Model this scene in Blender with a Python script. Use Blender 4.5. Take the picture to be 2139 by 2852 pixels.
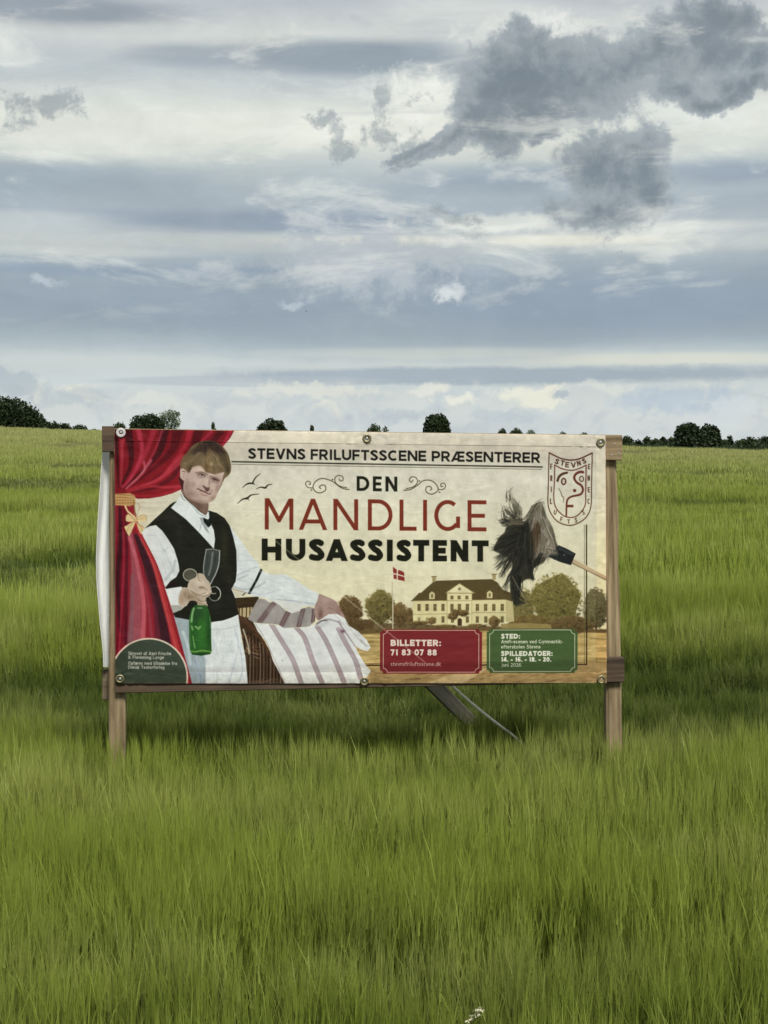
import bpy, math, random
import numpy as np
from mathutils import Vector, Matrix
for o in list(bpy.data.objects): bpy.data.objects.remove(o)
scene = bpy.context.scene
# ---------------------------------------------------------------- camera
PW, PH, FPX = 2139.0, 2852.0, 3955.0          # size and focal length of the photograph in its own pixels
CAMZ = 2.68
PITCH = math.atan((PH/2-1235)/FPX)
cd = bpy.data.cameras.new('camera'); cam = bpy.data.objects.new('camera', cd); scene.collection.objects.link(cam)
cd.sensor_fit = 'VERTICAL'; cd.sensor_height = 36; cd.lens = FPX/PH*36; cd.clip_start = .05; cd.clip_end = 6000
cam.location = (0,0,CAMZ); cam.rotation_euler = (math.pi/2-PITCH,0,0); scene.camera = cam
def ray(px,py):
    x = (px-PW/2)/FPX; y = -(py-PH/2)/FPX; c,s = math.cos(PITCH),math.sin(PITCH)
    return Vector((x, c+y*s, -s+y*c))
def azel(px,py):
    d = ray(px,py).normalized(); return math.degrees(math.atan2(d.x,d.y)), math.degrees(math.asin(d.z))
def at(px,py,Y):
    d = ray(px,py); return Vector((0,0,CAMZ))+d*(Y/d.y)
# ---------------------------------------------------------------- exposure, sun, sky
vs = scene.view_settings; vs.view_transform = 'Standard'; vs.look = 'None'; vs.exposure = 0.66; vs.gamma = 1.0; vs.use_curve_mapping = False
SUN_EL, SUN_AZ = 50.0, 160.0                  # high, behind the camera and to the right (azimuth from +Y towards +X)
sl = bpy.data.lights.new('sun','SUN'); sun = bpy.data.objects.new('sun', sl); scene.collection.objects.link(sun)
sl.energy = 4.2; sl.angle = math.radians(16); sl.color = (1,.955,.88)
sd = Vector((math.sin(math.radians(SUN_AZ))*math.cos(math.radians(SUN_EL)), math.cos(math.radians(SUN_AZ))*math.cos(math.radians(SUN_EL)), math.sin(math.radians(SUN_EL))))
sun.rotation_euler = sd.to_track_quat('Z','Y').to_euler(); sun.location = sd*200
world = bpy.data.worlds.new('World'); scene.world = world; world.use_nodes = True
wt = world.node_tree; wn = wt.nodes; wl = wt.links; wn.clear()
class X:                                       # small algebra over Math nodes
    tree = wt
    def __init__(s,v): s.v = v
    @staticmethod
    def m(op,*a,clamp=False):
        n = X.tree.nodes.new('ShaderNodeMath'); n.operation = op; n.use_clamp = clamp
        for i,q in enumerate(a):
            q = q.v if isinstance(q,X) else q
            if isinstance(q,(int,float)): n.inputs[i].default_value = q
            else: X.tree.links.new(q,n.inputs[i])
        return X(n.outputs[0])
    def __add__(s,o): return X.m('ADD',s,o)
    __radd__ = __add__
    def __sub__(s,o): return X.m('SUBTRACT',s,o)
    def __rsub__(s,o): return X.m('SUBTRACT',o,s)
    def __mul__(s,o): return X.m('MULTIPLY',s,o)
    __rmul__ = __mul__
    def __truediv__(s,o): return X.m('DIVIDE',s,o)
def sstep(a,b,x):
    n = X.tree.nodes.new('ShaderNodeMapRange'); n.interpolation_type = 'SMOOTHSTEP'
    X.tree.links.new(x.v,n.inputs[0]); n.inputs[1].default_value = a; n.inputs[2].default_value = b
    return X(n.outputs[0])
def vec(x,y,z=0.0):
    n = X.tree.nodes.new('ShaderNodeCombineXYZ')
    for i,q in enumerate((x,y,z)):
        if isinstance(q,X): X.tree.links.new(q.v,n.inputs[i])
        else: n.inputs[i].default_value = q
    return n.outputs[0]
def noise(v,scale,detail=6,rough=.55,dist=0.0,lac=2.0):
    n = X.tree.nodes.new('ShaderNodeTexNoise'); X.tree.links.new(v,n.inputs['Vector'])
    n.inputs['Scale'].default_value = scale; n.inputs['Detail'].default_value = detail; n.inputs['Roughness'].default_value = rough
    n.inputs['Distortion'].default_value = dist; n.inputs['Lacunarity'].default_value = lac
    return X(n.outputs[0])
def lin(c): return tuple(((v/255)/12.92 if v/255 <= .04045 else ((v/255+.055)/1.055)**2.4) for v in c)
def mixc(f,a,b):
    n = X.tree.nodes.new('ShaderNodeMix'); n.data_type = 'RGBA'
    for q,s in ((f,n.inputs[0]),(a,n.inputs[6]),(b,n.inputs[7])):
        q = q.v if isinstance(q,X) else q
        if isinstance(q,(int,float)): s.default_value = q
        elif isinstance(q,tuple): s.default_value = q+(1,)
        else: X.tree.links.new(q,s)
    return X(n.outputs[2])
def build_sky():
    geo = wn.new('ShaderNodeNewGeometry'); sp = wn.new('ShaderNodeSeparateXYZ'); wl.new(geo.outputs['Incoming'],sp.inputs[0])
    # the viewing direction is minus Incoming
    dx,dy,dz = X(sp.outputs[0])*-1.0, X(sp.outputs[1])*-1.0, X(sp.outputs[2])*-1.0
    az = X.m('ARCTAN2',dx,dy)*57.29578; el = X.m('ARCSINE',X.m('MAXIMUM',X.m('MINIMUM',dz,1.0),-1.0))*57.29578
    v_iso = vec(az*.1,el*.1); v_str = vec(az*.020,el*.16,3.0); v_str2 = vec(az*.045,el*.30,9.0); v_mid = vec(az*.05,el*.11,5.0)
    warp = noise(v_mid,1.6,5,.6)-.5; nst = noise(v_str,2.2,8,.55,.3)-.5; nst2 = noise(v_str2,2.0,7,.6,.4)-.5; nc = noise(v_iso,2.6,10,.60,.35)-.5; nf = noise(v_iso,9.0,10,.68,.4)-.5; nff = noise(v_iso,30.0,6,.65,.3)-.5; wx = noise(vec(az*.1+11.,el*.1),4.0,8,.62)-.5; wy = noise(vec(az*.1,el*.1+17.,4.),4.0,8,.62)-.5; azw = az+wx*2.6; elw = el+wy*2.2; nbig = noise(vec(az*.1,el*.1,7.),.9,4,.55,.6)-.5
    e = el+warp*1.6+nst*.9
    # brightness against elevation
    rp = wn.new('ShaderNodeValToRGB'); cr = rp.color_ramp; cr.interpolation = 'B_SPLINE'
    EL = lambda py: azel(1069,py)[1]
    stops = [(1300,(204,212,216)),(1190,(206,214,218)),(1120,(206,213,214)),(1075,(196,206,212)),(1012,(202,209,210)),(985,(186,197,204)),(930,(154,168,181)),(850,(152,166,181)),(760,(156,169,182)),(715,(172,184,194)),(678,(204,209,208)),(640,(184,193,200)),(590,(170,181,193)),(520,(178,189,196)),(455,(192,201,203)),(410,(221,225,219)),(330,(222,226,221)),(270,(208,214,214)),(215,(188,197,203)),(165,(196,203,207)),(110,(214,219,217)),(60,(200,206,209)),(20,(190,197,204))]
    lo,hi = EL(1300),EL(20)
    L = [((EL(p)-lo)/(hi-lo),c) for p,c in stops]
    cr.elements[0].position = 0; cr.elements[0].color = lin(L[0][1])+(1,); cr.elements[1].position = 1; cr.elements[1].color = lin(L[-1][1])+(1,)
    for p,c in L[1:-1]:
        q = cr.elements.new(min(.999,max(.001,p))); q.color = lin(c)+(1,)
    fac = (e-lo)/(hi-lo); wl.new(fac.v,rp.inputs[0]); col = X(rp.outputs[0])
    def ell(px,py,rx,ry,soft=.6,nz=None,k=.0,tilt=0.0,warped=False):
        a0,e0 = azel(px,py); s = 1/69.0
        A = (azw if warped else az)-a0; E = (elw if warped else el)-e0
        if tilt: E = E+A*tilt
        r = X.m('SQRT',X.m('ADD',X.m('POWER',A*(1/(rx*s)),2.0),X.m('POWER',E*(1/(ry*s)),2.0)))
        f = 1.0-r
        if nz is not None: f = f+nz*k
        return f
    def lay(col,f,a,b,c,op=1.0): return mixc(sstep(a,b,f)*op,col,lin(c))
    # long soft bands, darker and lighter than the ground tone
    stn = nst*1.5+nst2*.7
    for px,py,rx,ry,c,op in ((180,30,640,60,(150,160,172),.85),(980,150,560,62,(146,158,171),.85),(520,150,220,40,(160,170,182),.6),(1300,185,460,50,(156,168,178),.6),(120,500,560,62,(160,173,185),.8),(760,620,600,46,(146,160,178),.75),(1400,500,420,60,(152,166,182),.7),(2050,480,330,50,(150,164,182),.75),
                             (60,615,300,34,(200,208,211),.6),(1050,672,520,22,(228,229,220),.7),(1850,630,420,26,(216,220,218),.7),(1600,668,420,24,(230,230,220),.8),(250,700,420,20,(206,212,212),.6),(700,760,760,24,(140,156,178),.5),(1750,860,760,110,(147,161,179),.6),(500,890,700,60,(151,164,180),.5),(1000,735,300,18,(170,182,194),.5),
                             (1900,1000,620,26,(214,217,208),.7),(1250,985,560,22,(204,209,206),.55),(2000,100,300,40,(214,219,218),.6),(400,560,300,24,(170,182,190),.5),(1700,560,460,24,(166,178,190),.5),(860,360,640,70,(232,234,228),.65),(300,400,420,60,(228,231,226),.5),(1300,30,420,60,(220,224,222),.6),(1500,130,300,60,(226,229,226),.7)):
        col = lay(col,ell(px,py,rx,ry,nz=stn,k=.9),.0,.75,c,op)
    # low grey-blue ribbon above the horizon
    ribbon = sstep(.0,.45,ell(1500,1045,930,34,nz=nst2*1.2+nc*1.0+nf*.5,k=1.0)); col = mixc(ribbon*.8,col,lin((158,172,187)))
    ribbon = sstep(.0,.25,ell(720,1062,420,16,nz=nst2,k=.9)); col = mixc(ribbon*.55,col,lin((176,186,196)))
    # heaped pale cumulus near the horizon
    band = sstep(EL(1215),EL(1150),el)*sstep(EL(1060),EL(1085),el)
    nz_c = noise(vec(az*.1,el*.14,20.),5.0,9,.55,.6)-.5
    col = mixc(sstep(-.02,.10,nz_c)*sstep(EL(1055),EL(1090),el+nz_c*2.0)*.55,col,lin((188,198,208)))
    col = mixc(sstep(.06,.16,noise(vec(az*.1+.012,el*.14-.02,20.),5.0,9,.55,.6)-.5)*sstep(EL(1200),EL(1120),el)*sstep(EL(1050),EL(1085),el)*.6,col,lin((228,228,216)))
    for px,py,rx,ry,c,op in ((1500,1100,150,40,(232,232,220),.8),(1180,1085,110,24,(224,226,220),.7),(1120,1160,160,34,(178,190,202),.6),(640,1100,140,26,(190,199,206),.6),(1290,1120,60,24,(234,234,224),.7),(420,1125,120,24,(216,220,218),.6),(1380,1160,120,30,(186,198,208),.6),(1700,1080,120,22,(218,222,218),.6),(1560,1098,60,20,(170,184,200),.8),(880,1085,260,24,(220,222,216),.6),(30,1070,90,50,(172,184,196),.7),(200,1090,150,36,(182,192,200),.6),(1880,1120,200,50,(176,192,210),.6),(2020,1150,150,40,(206,214,220),.7)):
        col = lay(col,ell(px,py,rx,ry,nz=nc*1.2+nf*1.6+nff*.4,k=1.3,warped=True),.05,.6,c,op)
    # pale lumps and shreds lying on the blue band
    for px,py,rx,ry,c,op in ((1010,740,260,110,(182,190,199),.85),(1200,700,170,60,(186,194,201),.7),(900,720,120,60,(184,192,200),.6),(1270,815,62,42,(206,213,219),.95),(1240,830,40,22,(212,218,223),.9),(815,838,52,14,(184,196,208),.9),(120,772,62,18,(186,197,208),.9),(830,700,40,20,(196,203,208),.6),(1330,750,70,30,(170,182,196),.5)):
        col = lay(col,ell(px,py,rx*1.25,ry*1.25,nz=nc*1.1+nf*2.0+nff*.5,k=1.1,warped=True),.0,.75,c,op)
    # bright edges and then the dark ragged clouds
    rag = nc*1.6+nf*2.8+nff*.9
    for px,py,rx,ry,c,op in ((1500,90,260,60,(236,238,236),.8),(1900,150,200,120,(228,232,230),.6),(1850,300,300,90,(222,227,225),.75),(1180,270,180,90,(236,238,232),.8),(2080,90,120,50,(236,238,236),.8),(1400,620,360,30,(224,227,222),.7),(2040,300,160,60,(226,230,228),.6)):
        col = lay(col,ell(px,py,rx,ry,nz=rag,k=.7),.0,.7,c,op)
    dark = [(1420,210,130,120),(1375,270,80,150),(1480,250,170,100),(1620,220,190,110),(1580,290,120,60),(1740,190,160,80),(1860,150,130,90),(1950,95,140,85),(2000,60,90,50),(1990,150,110,60),(1280,370,150,34,.55),(1350,330,90,60),(1180,400,90,20,.5),(1500,320,150,60),(1900,250,110,40),(2030,230,70,50),(1960,290,60,30),(2125,150,60,60),(2110,230,70,30),
            (1705,500,105,130,-.2),(1650,590,120,50,0),(1790,470,80,110,0),(1760,420,70,60,0),(1820,540,60,60,0)]
    F = None
    for q in dark:
        f = ell(q[0],q[1],q[2]*1.18,q[3]*1.18,tilt=-(q[4] if len(q) > 4 else 0),warped=True)
        F = f if F is None else X.m('SMOOTH_MAX',F,f,.25)
    Fd = F+rag*.42
    col = mixc(sstep(-.12,.24,Fd)*.94,col,mixc(sstep(.0,.8,Fd*.8+nc*1.2+nf*.5),lin((164,173,180)),lin((128,139,149))))
    nh = noise(vec(az*.1+3.,el*.1,2.),6.0,10,.66,.5)-.5
    col = mixc(sstep(.05,.24,nh-F*.12)*sstep(.0,.3,Fd)*.5,col,lin((190,198,203)))
    wisps = [(120,290,110,38),(60,330,50,36),(170,280,60,40),(905,335,34,24),(935,385,22,60,0),(960,410,60,24),(1060,370,60,30),(1075,290,24,70),(1140,390,70,34),(1160,285,50,20),(1240,600,110,24),(1290,640,60,16)]
    F = None
    for q in wisps:
        f = ell(q[0],q[1],q[2]*1.1,q[3]*1.1,warped=True); F = f if F is None else X.m('MAXIMUM',F,f)
    col = mixc(sstep(.0,.8,F+nf*3.4+nff*1.2+nc*.8)*.7,col,lin((150,160,167)))
    # fine mottling everywhere
    mt = noise(vec(az*.06,el*.14,31.),5.0,9,.64,.5)-.5; mt2 = noise(vec(az*.05,el*.20,41.),2.4,8,.6,.8)-.5
    hi = sstep(EL(1000),EL(640),el)
    col = mixc(sstep(.02,.20,mt2+mt*.5)*hi*.45,col,lin((234,236,230)))
    col = mixc(sstep(.03,.22,mt2*-1.0+mt*.5)*hi*sstep(.6,.2,Fd)*.35,col,lin((160,169,178)))
    vm = nst2*.20+nf*.07+mt*(hi*.30+.10)+nbig*.10+1.02
    gm = wn.new('ShaderNodeGamma'); wl.new(col.v,gm.inputs[0]); gm.inputs[1].default_value = 1.12; tn = wn.new('ShaderNodeMix'); tn.data_type = 'RGBA'; tn.blend_type = 'MULTIPLY'; tn.inputs[0].default_value = 1; wl.new(gm.outputs[0],tn.inputs[6]); tn.inputs[7].default_value = (1.0,.985,.945,1); col = X(tn.outputs[2])
    cv = wn.new('ShaderNodeVectorMath'); cv.operation = 'SCALE'; wl.new(col.v,cv.inputs[0]); wl.new((vm*SKYK).v,cv.inputs['Scale'])
    # clear-sky light behind the overcast
    sk = wn.new('ShaderNodeTexSky'); sk.sky_type = 'NISHITA'; sk.sun_disc = False; sk.sun_elevation = math.radians(SUN_EL); sk.sun_rotation = math.radians(SUN_AZ)
    b1 = wn.new('ShaderNodeBackground'); wl.new(sk.outputs[0],b1.inputs[0]); b1.inputs[1].default_value = .10
    b2 = wn.new('ShaderNodeBackground'); wl.new(cv.outputs[0],b2.inputs[0]); b2.inputs[1].default_value = 1.0
    mx = wn.new('ShaderNodeMixShader'); mx.inputs[0].default_value = .965; wl.new(b1.outputs[0],mx.inputs[1]); wl.new(b2.outputs[0],mx.inputs[2])
    out = wn.new('ShaderNodeOutputWorld'); wl.new(mx.outputs[0],out.inputs[0])
SKYK = .68
build_sky()

world.cycles.sampling_method = 'MANUAL'; world.cycles.sample_map_resolution = 256
# ---------------------------------------------------------------- helpers
col = scene.collection; rnd = random.Random(11)
def tag(o,label=None,cat=None,group=None,kind=None):
    if label: o['label'] = label
    if cat: o['category'] = cat
    if group: o['group'] = group
    if kind: o['kind'] = kind
    return o
def empty(name,loc,label,cat,group=None,rz=0):
    o = bpy.data.objects.new(name,None); col.objects.link(o); o.location = loc; o.rotation_euler.z = rz; o.empty_display_size = .2
    return tag(o,label,cat,group)
def mesh_obj(name,verts,faces,mat,parent=None,uvs=None,smooth=False):
    me = bpy.data.meshes.new(name); me.from_pydata([tuple(v) for v in verts],[],faces); 
    if mat: me.materials.append(mat)
    if uvs is not None:
        ul = me.uv_layers.new(name='UVMap')
        li = np.empty(len(me.loops),dtype=np.int32); me.loops.foreach_get('vertex_index',li)
        ul.data.foreach_set('uv',np.asarray(uvs,dtype=np.float32)[li].ravel())
    if smooth: me.polygons.foreach_set('use_smooth',[True]*len(me.polygons))
    me.update(); o = bpy.data.objects.new(name,me); col.objects.link(o)
    if parent is not None:
        o.parent = parent; o.matrix_parent_inverse = (Matrix.Translation(parent.location) @ parent.rotation_euler.to_matrix().to_4x4()).inverted()
    return o
def new_mat(name):
    m = bpy.data.materials.new(name); m.use_nodes = True; nt = m.node_tree; nt.nodes.clear(); X.tree = nt
    return m, nt
def out_shader(nt,s):
    o = nt.nodes.new('ShaderNodeOutputMaterial'); nt.links.new(s,o.inputs[0])
def principled(nt,c,rough=.7,spec=.3,bump=None,bstr=.3,bdist=.01):
    p = nt.nodes.new('ShaderNodeBsdfPrincipled')
    if isinstance(c,X): nt.links.new(c.v,p.inputs['Base Color'])
    else: p.inputs['Base Color'].default_value = tuple(c)+(1,)
    if isinstance(rough,X): nt.links.new(rough.v,p.inputs['Roughness'])
    else: p.inputs['Roughness'].default_value = rough
    p.inputs['Specular IOR Level'].default_value = spec
    if bump is not None:
        b = nt.nodes.new('ShaderNodeBump'); b.inputs['Strength'].default_value = bstr; b.inputs['Distance'].default_value = bdist
        nt.links.new(bump.v,b.inputs['Height']); nt.links.new(b.outputs[0],p.inputs['Normal'])
    return p
def objco(nt): 
    t = nt.nodes.new('ShaderNodeTexCoord'); s = nt.nodes.new('ShaderNodeSeparateXYZ'); nt.links.new(t.outputs['Object'],s.inputs[0])
    return t.outputs['Object'],X(s.outputs[0]),X(s.outputs[1]),X(s.outputs[2])
def posco(nt):
    t = nt.nodes.new('ShaderNodeNewGeometry'); s = nt.nodes.new('ShaderNodeSeparateXYZ'); nt.links.new(t.outputs['Position'],s.inputs[0])
    return t.outputs['Position'],X(s.outputs[0]),X(s.outputs[1]),X(s.outputs[2])
# ---------------------------------------------------------------- terrain
def smooth01(t): t = np.clip(t,0,1); return t*t*(3-2*t)
def terrain(x,y):
    x = np.asarray(x,float); y = np.asarray(y,float)
    s = np.clip((y-11)/150,0,1.0); s = s*s*(1.35-.35*s)
    edge = np.clip(x/np.maximum(y,20)/.27,-2.2,2.2)
    z = s*(2.38-1.33*edge)
    z += smooth01((y-6)/4)*np.clip(1-(y-9)/40,0,1)*.15*np.clip(x,-3,3)/1.5*smooth01((x+1)/2)
    back = np.clip((y-162)/60,0,1)
    z = z*(1-back*.55)-back*.4
    return z
CELLH = {}
_r = np.random.RandomState(77)
_g = _r.rand(64,64)
def vn(x,y):
    x = np.asarray(x,float); y = np.asarray(y,float)
    xi = np.floor(x).astype(int); yi = np.floor(y).astype(int); fx = x-xi; fy = y-yi
    fx = fx*fx*(3-2*fx); fy = fy*fy*(3-2*fy)
    g = lambda a,b: _g[a%64,b%64]
    return (g(xi,yi)*(1-fx)+g(xi+1,yi)*fx)*(1-fy)+(g(xi,yi+1)*(1-fx)+g(xi+1,yi+1)*fx)*fy
def wave(x,y):                    # uneven height of the crop: long swells across the view
    a = smooth01(vn(x*.085+3,y*.30+x*.03+7.6)*2.2-.6); b = vn(x*.45+31,y*1.1+11); c = vn(x*2.1+5,y*2.4+19)
    a2 = smooth01(vn(x*.2+13,y*.62+27)*2.0-.5)
    f = smooth01((y-8)/5)
    return (a-.5)*(.16+.38*f)+(a2-.5)*(.16+.14*f)+(b-.5)*.17+(c-.5)*.15+.15*smooth01((6.6-y)/1.8)+.03*f-.05*smooth01((y-8.6)/.5)*smooth01((12.-y)/2)
m,nt = new_mat('soil'); P,px_,py_,pz_ = posco(nt)
n = noise(P,.6,6,.6); n2 = noise(P,9.0,5,.6)
c = mixc(sstep(.35,.7,n2),(.045,.040,.018),(.075,.072,.030))
fieldc = mixc(sstep(.3,.7,n),(.085,.115,.030),(.125,.145,.050))
far = sstep(25.,60.,py_)
c = mixc(far,c,fieldc)
beyond = sstep(163.,170.,py_); c = mixc(beyond,c,mixc(sstep(.3,.7,noise(vec(px_*.004,py_*.02),1.0,4,.5)),(.17,.19,.10),(.10,.14,.06)))
out_shader(nt,principled(nt,c,.95,.1,n2,.5,.03).outputs[0]); M_SOIL = m
ys = np.concatenate([np.linspace(-60,0,13)[:-1],np.linspace(0,30,61)[:-1],np.linspace(30,170,71)[:-1],np.linspace(170,320,26)[:-1],np.geomspace(320,3000,16)])
us = np.concatenate([np.linspace(-1,-.2,18)[:-1],np.linspace(-.2,.2,41)[:-1],np.linspace(.2,1,18)])
V = []; F = []
for y in ys:
    half = 60+abs(y)*1.5
    for u in us: V.append((u*half*1.2,y,float(terrain(u*half*1.2,y))-.002))
nu = len(us)
for j in range(len(ys)-1):
    for i in range(nu-1): F.append((j*nu+i,j*nu+i+1,(j+1)*nu+i+1,(j+1)*nu+i))
tag(mesh_obj('field_ground',V,F,M_SOIL,smooth=True),kind='structure')
# ---------------------------------------------------------------- barley
def leaf_mat(name,dark,light,tip,transl=.35,hmax=.8,zw=None):
    m,nt = new_mat(name)
    P,px_,py_,pz_ = posco(nt)
    at_ = nt.nodes.new('ShaderNodeAttribute'); at_.attribute_type = 'INSTANCER'; at_.attribute_name = 'tint'; tint = X(at_.outputs['Fac'])
    a2 = nt.nodes.new('ShaderNodeAttribute'); a2.attribute_type = 'GEOMETRY'; a2.attribute_name = 'bt'; bt = X(a2.outputs['Fac'])
    nz = noise(vec(px_*.3,py_*.9,0.),1.0,6,.65)
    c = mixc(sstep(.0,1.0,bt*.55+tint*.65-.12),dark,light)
    c = mixc(sstep(.42,.68,nz)*.5,c,tip)
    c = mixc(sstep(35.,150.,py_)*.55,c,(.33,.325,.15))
    d = nt.nodes.new('ShaderNodeBsdfPrincipled'); nt.links.new(c.v,d.inputs['Base Color']); d.inputs['Roughness'].default_value = .55; d.inputs['Specular IOR Level'].default_value = .25
    t = nt.nodes.new('ShaderNodeBsdfTranslucent'); hs = nt.nodes.new('ShaderNodeHueSaturation'); hs.inputs['Value'].default_value = 1.25; hs.inputs['Saturation'].default_value = 1.05; nt.links.new(c.v,hs.inputs['Color']); nt.links.new(hs.outputs[0],t.inputs[0])
    mx = nt.nodes.new('ShaderNodeMixShader'); mx.inputs[0].default_value = transl; nt.links.new(d.outputs[0],mx.inputs[1]); nt.links.new(t.outputs[0],mx.inputs[2])
    out_shader(nt,mx.outputs[0]); return m
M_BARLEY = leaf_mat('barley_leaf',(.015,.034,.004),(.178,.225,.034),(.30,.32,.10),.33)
class Strips:
    def __init__(s): s.v = []; s.f = []; s.b = []
    def strip(s,p,az_,lean,L,w,n=2,droop=0.0,bt=.5,tw=None):
        """tapered strip rising from p, leaning lean radians towards azimuth az_, bending over by droop"""
        tw = rnd.random()*6.283 if tw is None else tw
        wx,wy = math.cos(tw)*w/2,math.sin(tw)*w/2
        x,y,z = p; a = lean; base = len(s.v)
        for i in range(n+1):
            k = (1-i/n)*.75+.25 if i < n else 0
            if i < n:
                s.v += [(x-wx*k,y-wy*k,z),(x+wx*k,y+wy*k,z)]; s.b += [bt,bt]
            else: s.v.append((x,y,z)); s.b.append(bt)
            st = L/n; x += math.cos(az_)*math.sin(a)*st; y += math.sin(az_)*math.sin(a)*st; z += math.cos(a)*st; a += droop/n
        for i in range(n-1): s.f.append((base+2*i,base+2*i+1,base+2*i+3,base+2*i+2))
        s.f.append((base+2*(n-1),base+2*(n-1)+1,base+2*n))
def clump_near(size,count,wk=1.0,awns=9):
    S = Strips(); wind = .5
    for i in range(count):
        x = (rnd.random()-.5)*size; y = (rnd.random()-.5)*size; h = .60+rnd.gauss(0,.035)
        az_ = wind+rnd.gauss(0,1.2); ln = abs(rnd.gauss(0,.07)); b = rnd.random()
        S.strip((x,y,.12),az_,ln,h-.12,.0034*wk,1,0,b*.5)
        tx = x+math.cos(az_)*math.sin(ln)*(h-.12); ty = y+math.sin(az_)*math.sin(ln)*(h-.12)
        for k in range(3):
            z0 = .12+rnd.random()*(h-.20)
            S.strip((x+(tx-x)*z0/h,y+(ty-y)*z0/h,z0),rnd.random()*6.283,.05+rnd.random()*.19,.20+rnd.random()*.16,.0062*wk*(.7+rnd.random()*.6),3,.1+rnd.random()*.6,rnd.random()*.8)
        if rnd.random() < .82:
            S.strip((tx,ty,h-.03),az_,ln,.085,.010*wk,2,.1,.55+b*.4)
            for k in range(awns):
                S.strip((tx,ty,h-.02+k*.008),az_+rnd.gauss(0,1.0),ln+abs(rnd.gauss(0,.10)),.11+rnd.random()*.07,.0022*wk,1,0,.6+b*.4)
        else:
            S.strip((tx,ty,h-.08),az_+1,.10+rnd.random()*.2,.24,.008*wk,3,.3,.4+b*.5)
    return S
def clump_far(size,count,w):
    S = Strips()
    for i in range(count):
        x = (rnd.random()-.5)*size; y = (rnd.random()-.5)*size; b = .35+.65*rnd.random()
        z0 = .10+rnd.random()*.38
        S.strip((x,y,z0),rnd.random()*6.283,abs(rnd.gauss(0,.16)),.24+rnd.random()*.10,w*(.6+rnd.random()*.8),2,rnd.random()*.5,b)
    return S
variants = [clump_near(.36,62) for _ in range(4)]+[clump_far(.95,560,.019) for _ in range(3)]+[clump_far(3.0,950,.055) for _ in range(3)]
zones = [(2.6,15,.27,(0,4)),(15,58,.62,(4,7)),(58,163,1.9,(7,10))]
V = []; F = []; CID = []; BT = []
for k,S in enumerate(variants):
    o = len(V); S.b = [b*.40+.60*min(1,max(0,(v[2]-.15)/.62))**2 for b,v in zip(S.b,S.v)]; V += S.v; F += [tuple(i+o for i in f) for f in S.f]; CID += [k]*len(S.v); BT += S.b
PTS = []; PICK = []; ROT = []; SCL = []; TINT = []
for y0,y1,sp,(ka,kb) in zones:
    y = y0
    while y < y1:
        half = y*.44+1.6; x = -half
        while x < half:
            xx = x+(rnd.random()-.5)*sp*.8; yy = y+(rnd.random()-.5)*sp*.8
            if not (math.hypot(xx,yy) < 2.3):
                w_ = float(wave(xx,yy)); PTS.append((xx,yy,float(terrain(xx,yy)))); PICK.append(rnd.randrange(ka,kb)); ROT.append((rnd.gauss(0,.018),rnd.gauss(0,.018),rnd.random()*6.283))
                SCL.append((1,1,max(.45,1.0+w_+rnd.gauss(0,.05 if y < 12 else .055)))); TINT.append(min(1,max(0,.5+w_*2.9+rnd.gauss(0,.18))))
            x += sp
        y += sp
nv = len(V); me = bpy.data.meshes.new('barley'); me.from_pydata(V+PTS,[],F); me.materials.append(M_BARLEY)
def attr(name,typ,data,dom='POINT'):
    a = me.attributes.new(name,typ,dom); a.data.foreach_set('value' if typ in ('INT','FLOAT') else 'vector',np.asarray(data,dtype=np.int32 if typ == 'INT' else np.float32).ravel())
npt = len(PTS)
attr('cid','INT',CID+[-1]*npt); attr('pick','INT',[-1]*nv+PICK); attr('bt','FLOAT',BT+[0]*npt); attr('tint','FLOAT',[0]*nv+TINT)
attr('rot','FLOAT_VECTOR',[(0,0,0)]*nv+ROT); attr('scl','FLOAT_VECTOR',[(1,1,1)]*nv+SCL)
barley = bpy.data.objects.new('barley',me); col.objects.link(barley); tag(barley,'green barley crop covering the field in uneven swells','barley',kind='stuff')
ng = bpy.data.node_groups.new('barley_rows','GeometryNodeTree'); ng.interface.new_socket('Geometry',in_out='INPUT',socket_type='NodeSocketGeometry'); ng.interface.new_socket('Geometry',in_out='OUTPUT',socket_type='NodeSocketGeometry')
gi = ng.nodes.new('NodeGroupInput'); go = ng.nodes.new('NodeGroupOutput'); jn = ng.nodes.new('GeometryNodeJoinGeometry'); L_ = ng.links
def named(name,dt):
    n = ng.nodes.new('GeometryNodeInputNamedAttribute'); n.data_type = dt; n.inputs[0].default_value = name; return n.outputs[0]
cid = named('cid','INT'); pick = named('pick','INT'); rot = named('rot','FLOAT_VECTOR'); scl = named('scl','FLOAT_VECTOR')
def eq(a,k):
    n = ng.nodes.new('FunctionNodeCompare'); n.data_type = 'INT'; n.operation = 'EQUAL'; L_.new(a,n.inputs[2]); n.inputs[3].default_value = k; return n.outputs[0]
for k in range(len(variants)):
    sg = ng.nodes.new('GeometryNodeSeparateGeometry'); L_.new(gi.outputs[0],sg.inputs[0]); L_.new(eq(cid,k),sg.inputs[1])
    sp_ = ng.nodes.new('GeometryNodeSeparateGeometry'); L_.new(gi.outputs[0],sp_.inputs[0]); L_.new(eq(pick,k),sp_.inputs[1])
    ip = ng.nodes.new('GeometryNodeInstanceOnPoints'); L_.new(sp_.outputs[0],ip.inputs['Points']); L_.new(sg.outputs[0],ip.inputs['Instance']); L_.new(rot,ip.inputs['Rotation']); L_.new(scl,ip.inputs['Scale']); L_.new(ip.outputs[0],jn.inputs[0])
L_.new(jn.outputs[0],go.inputs[0]); md = barley.modifiers.new('rows','NODES'); md.node_group = ng
print('barley points',npt,'clump faces',len(F))
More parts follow.
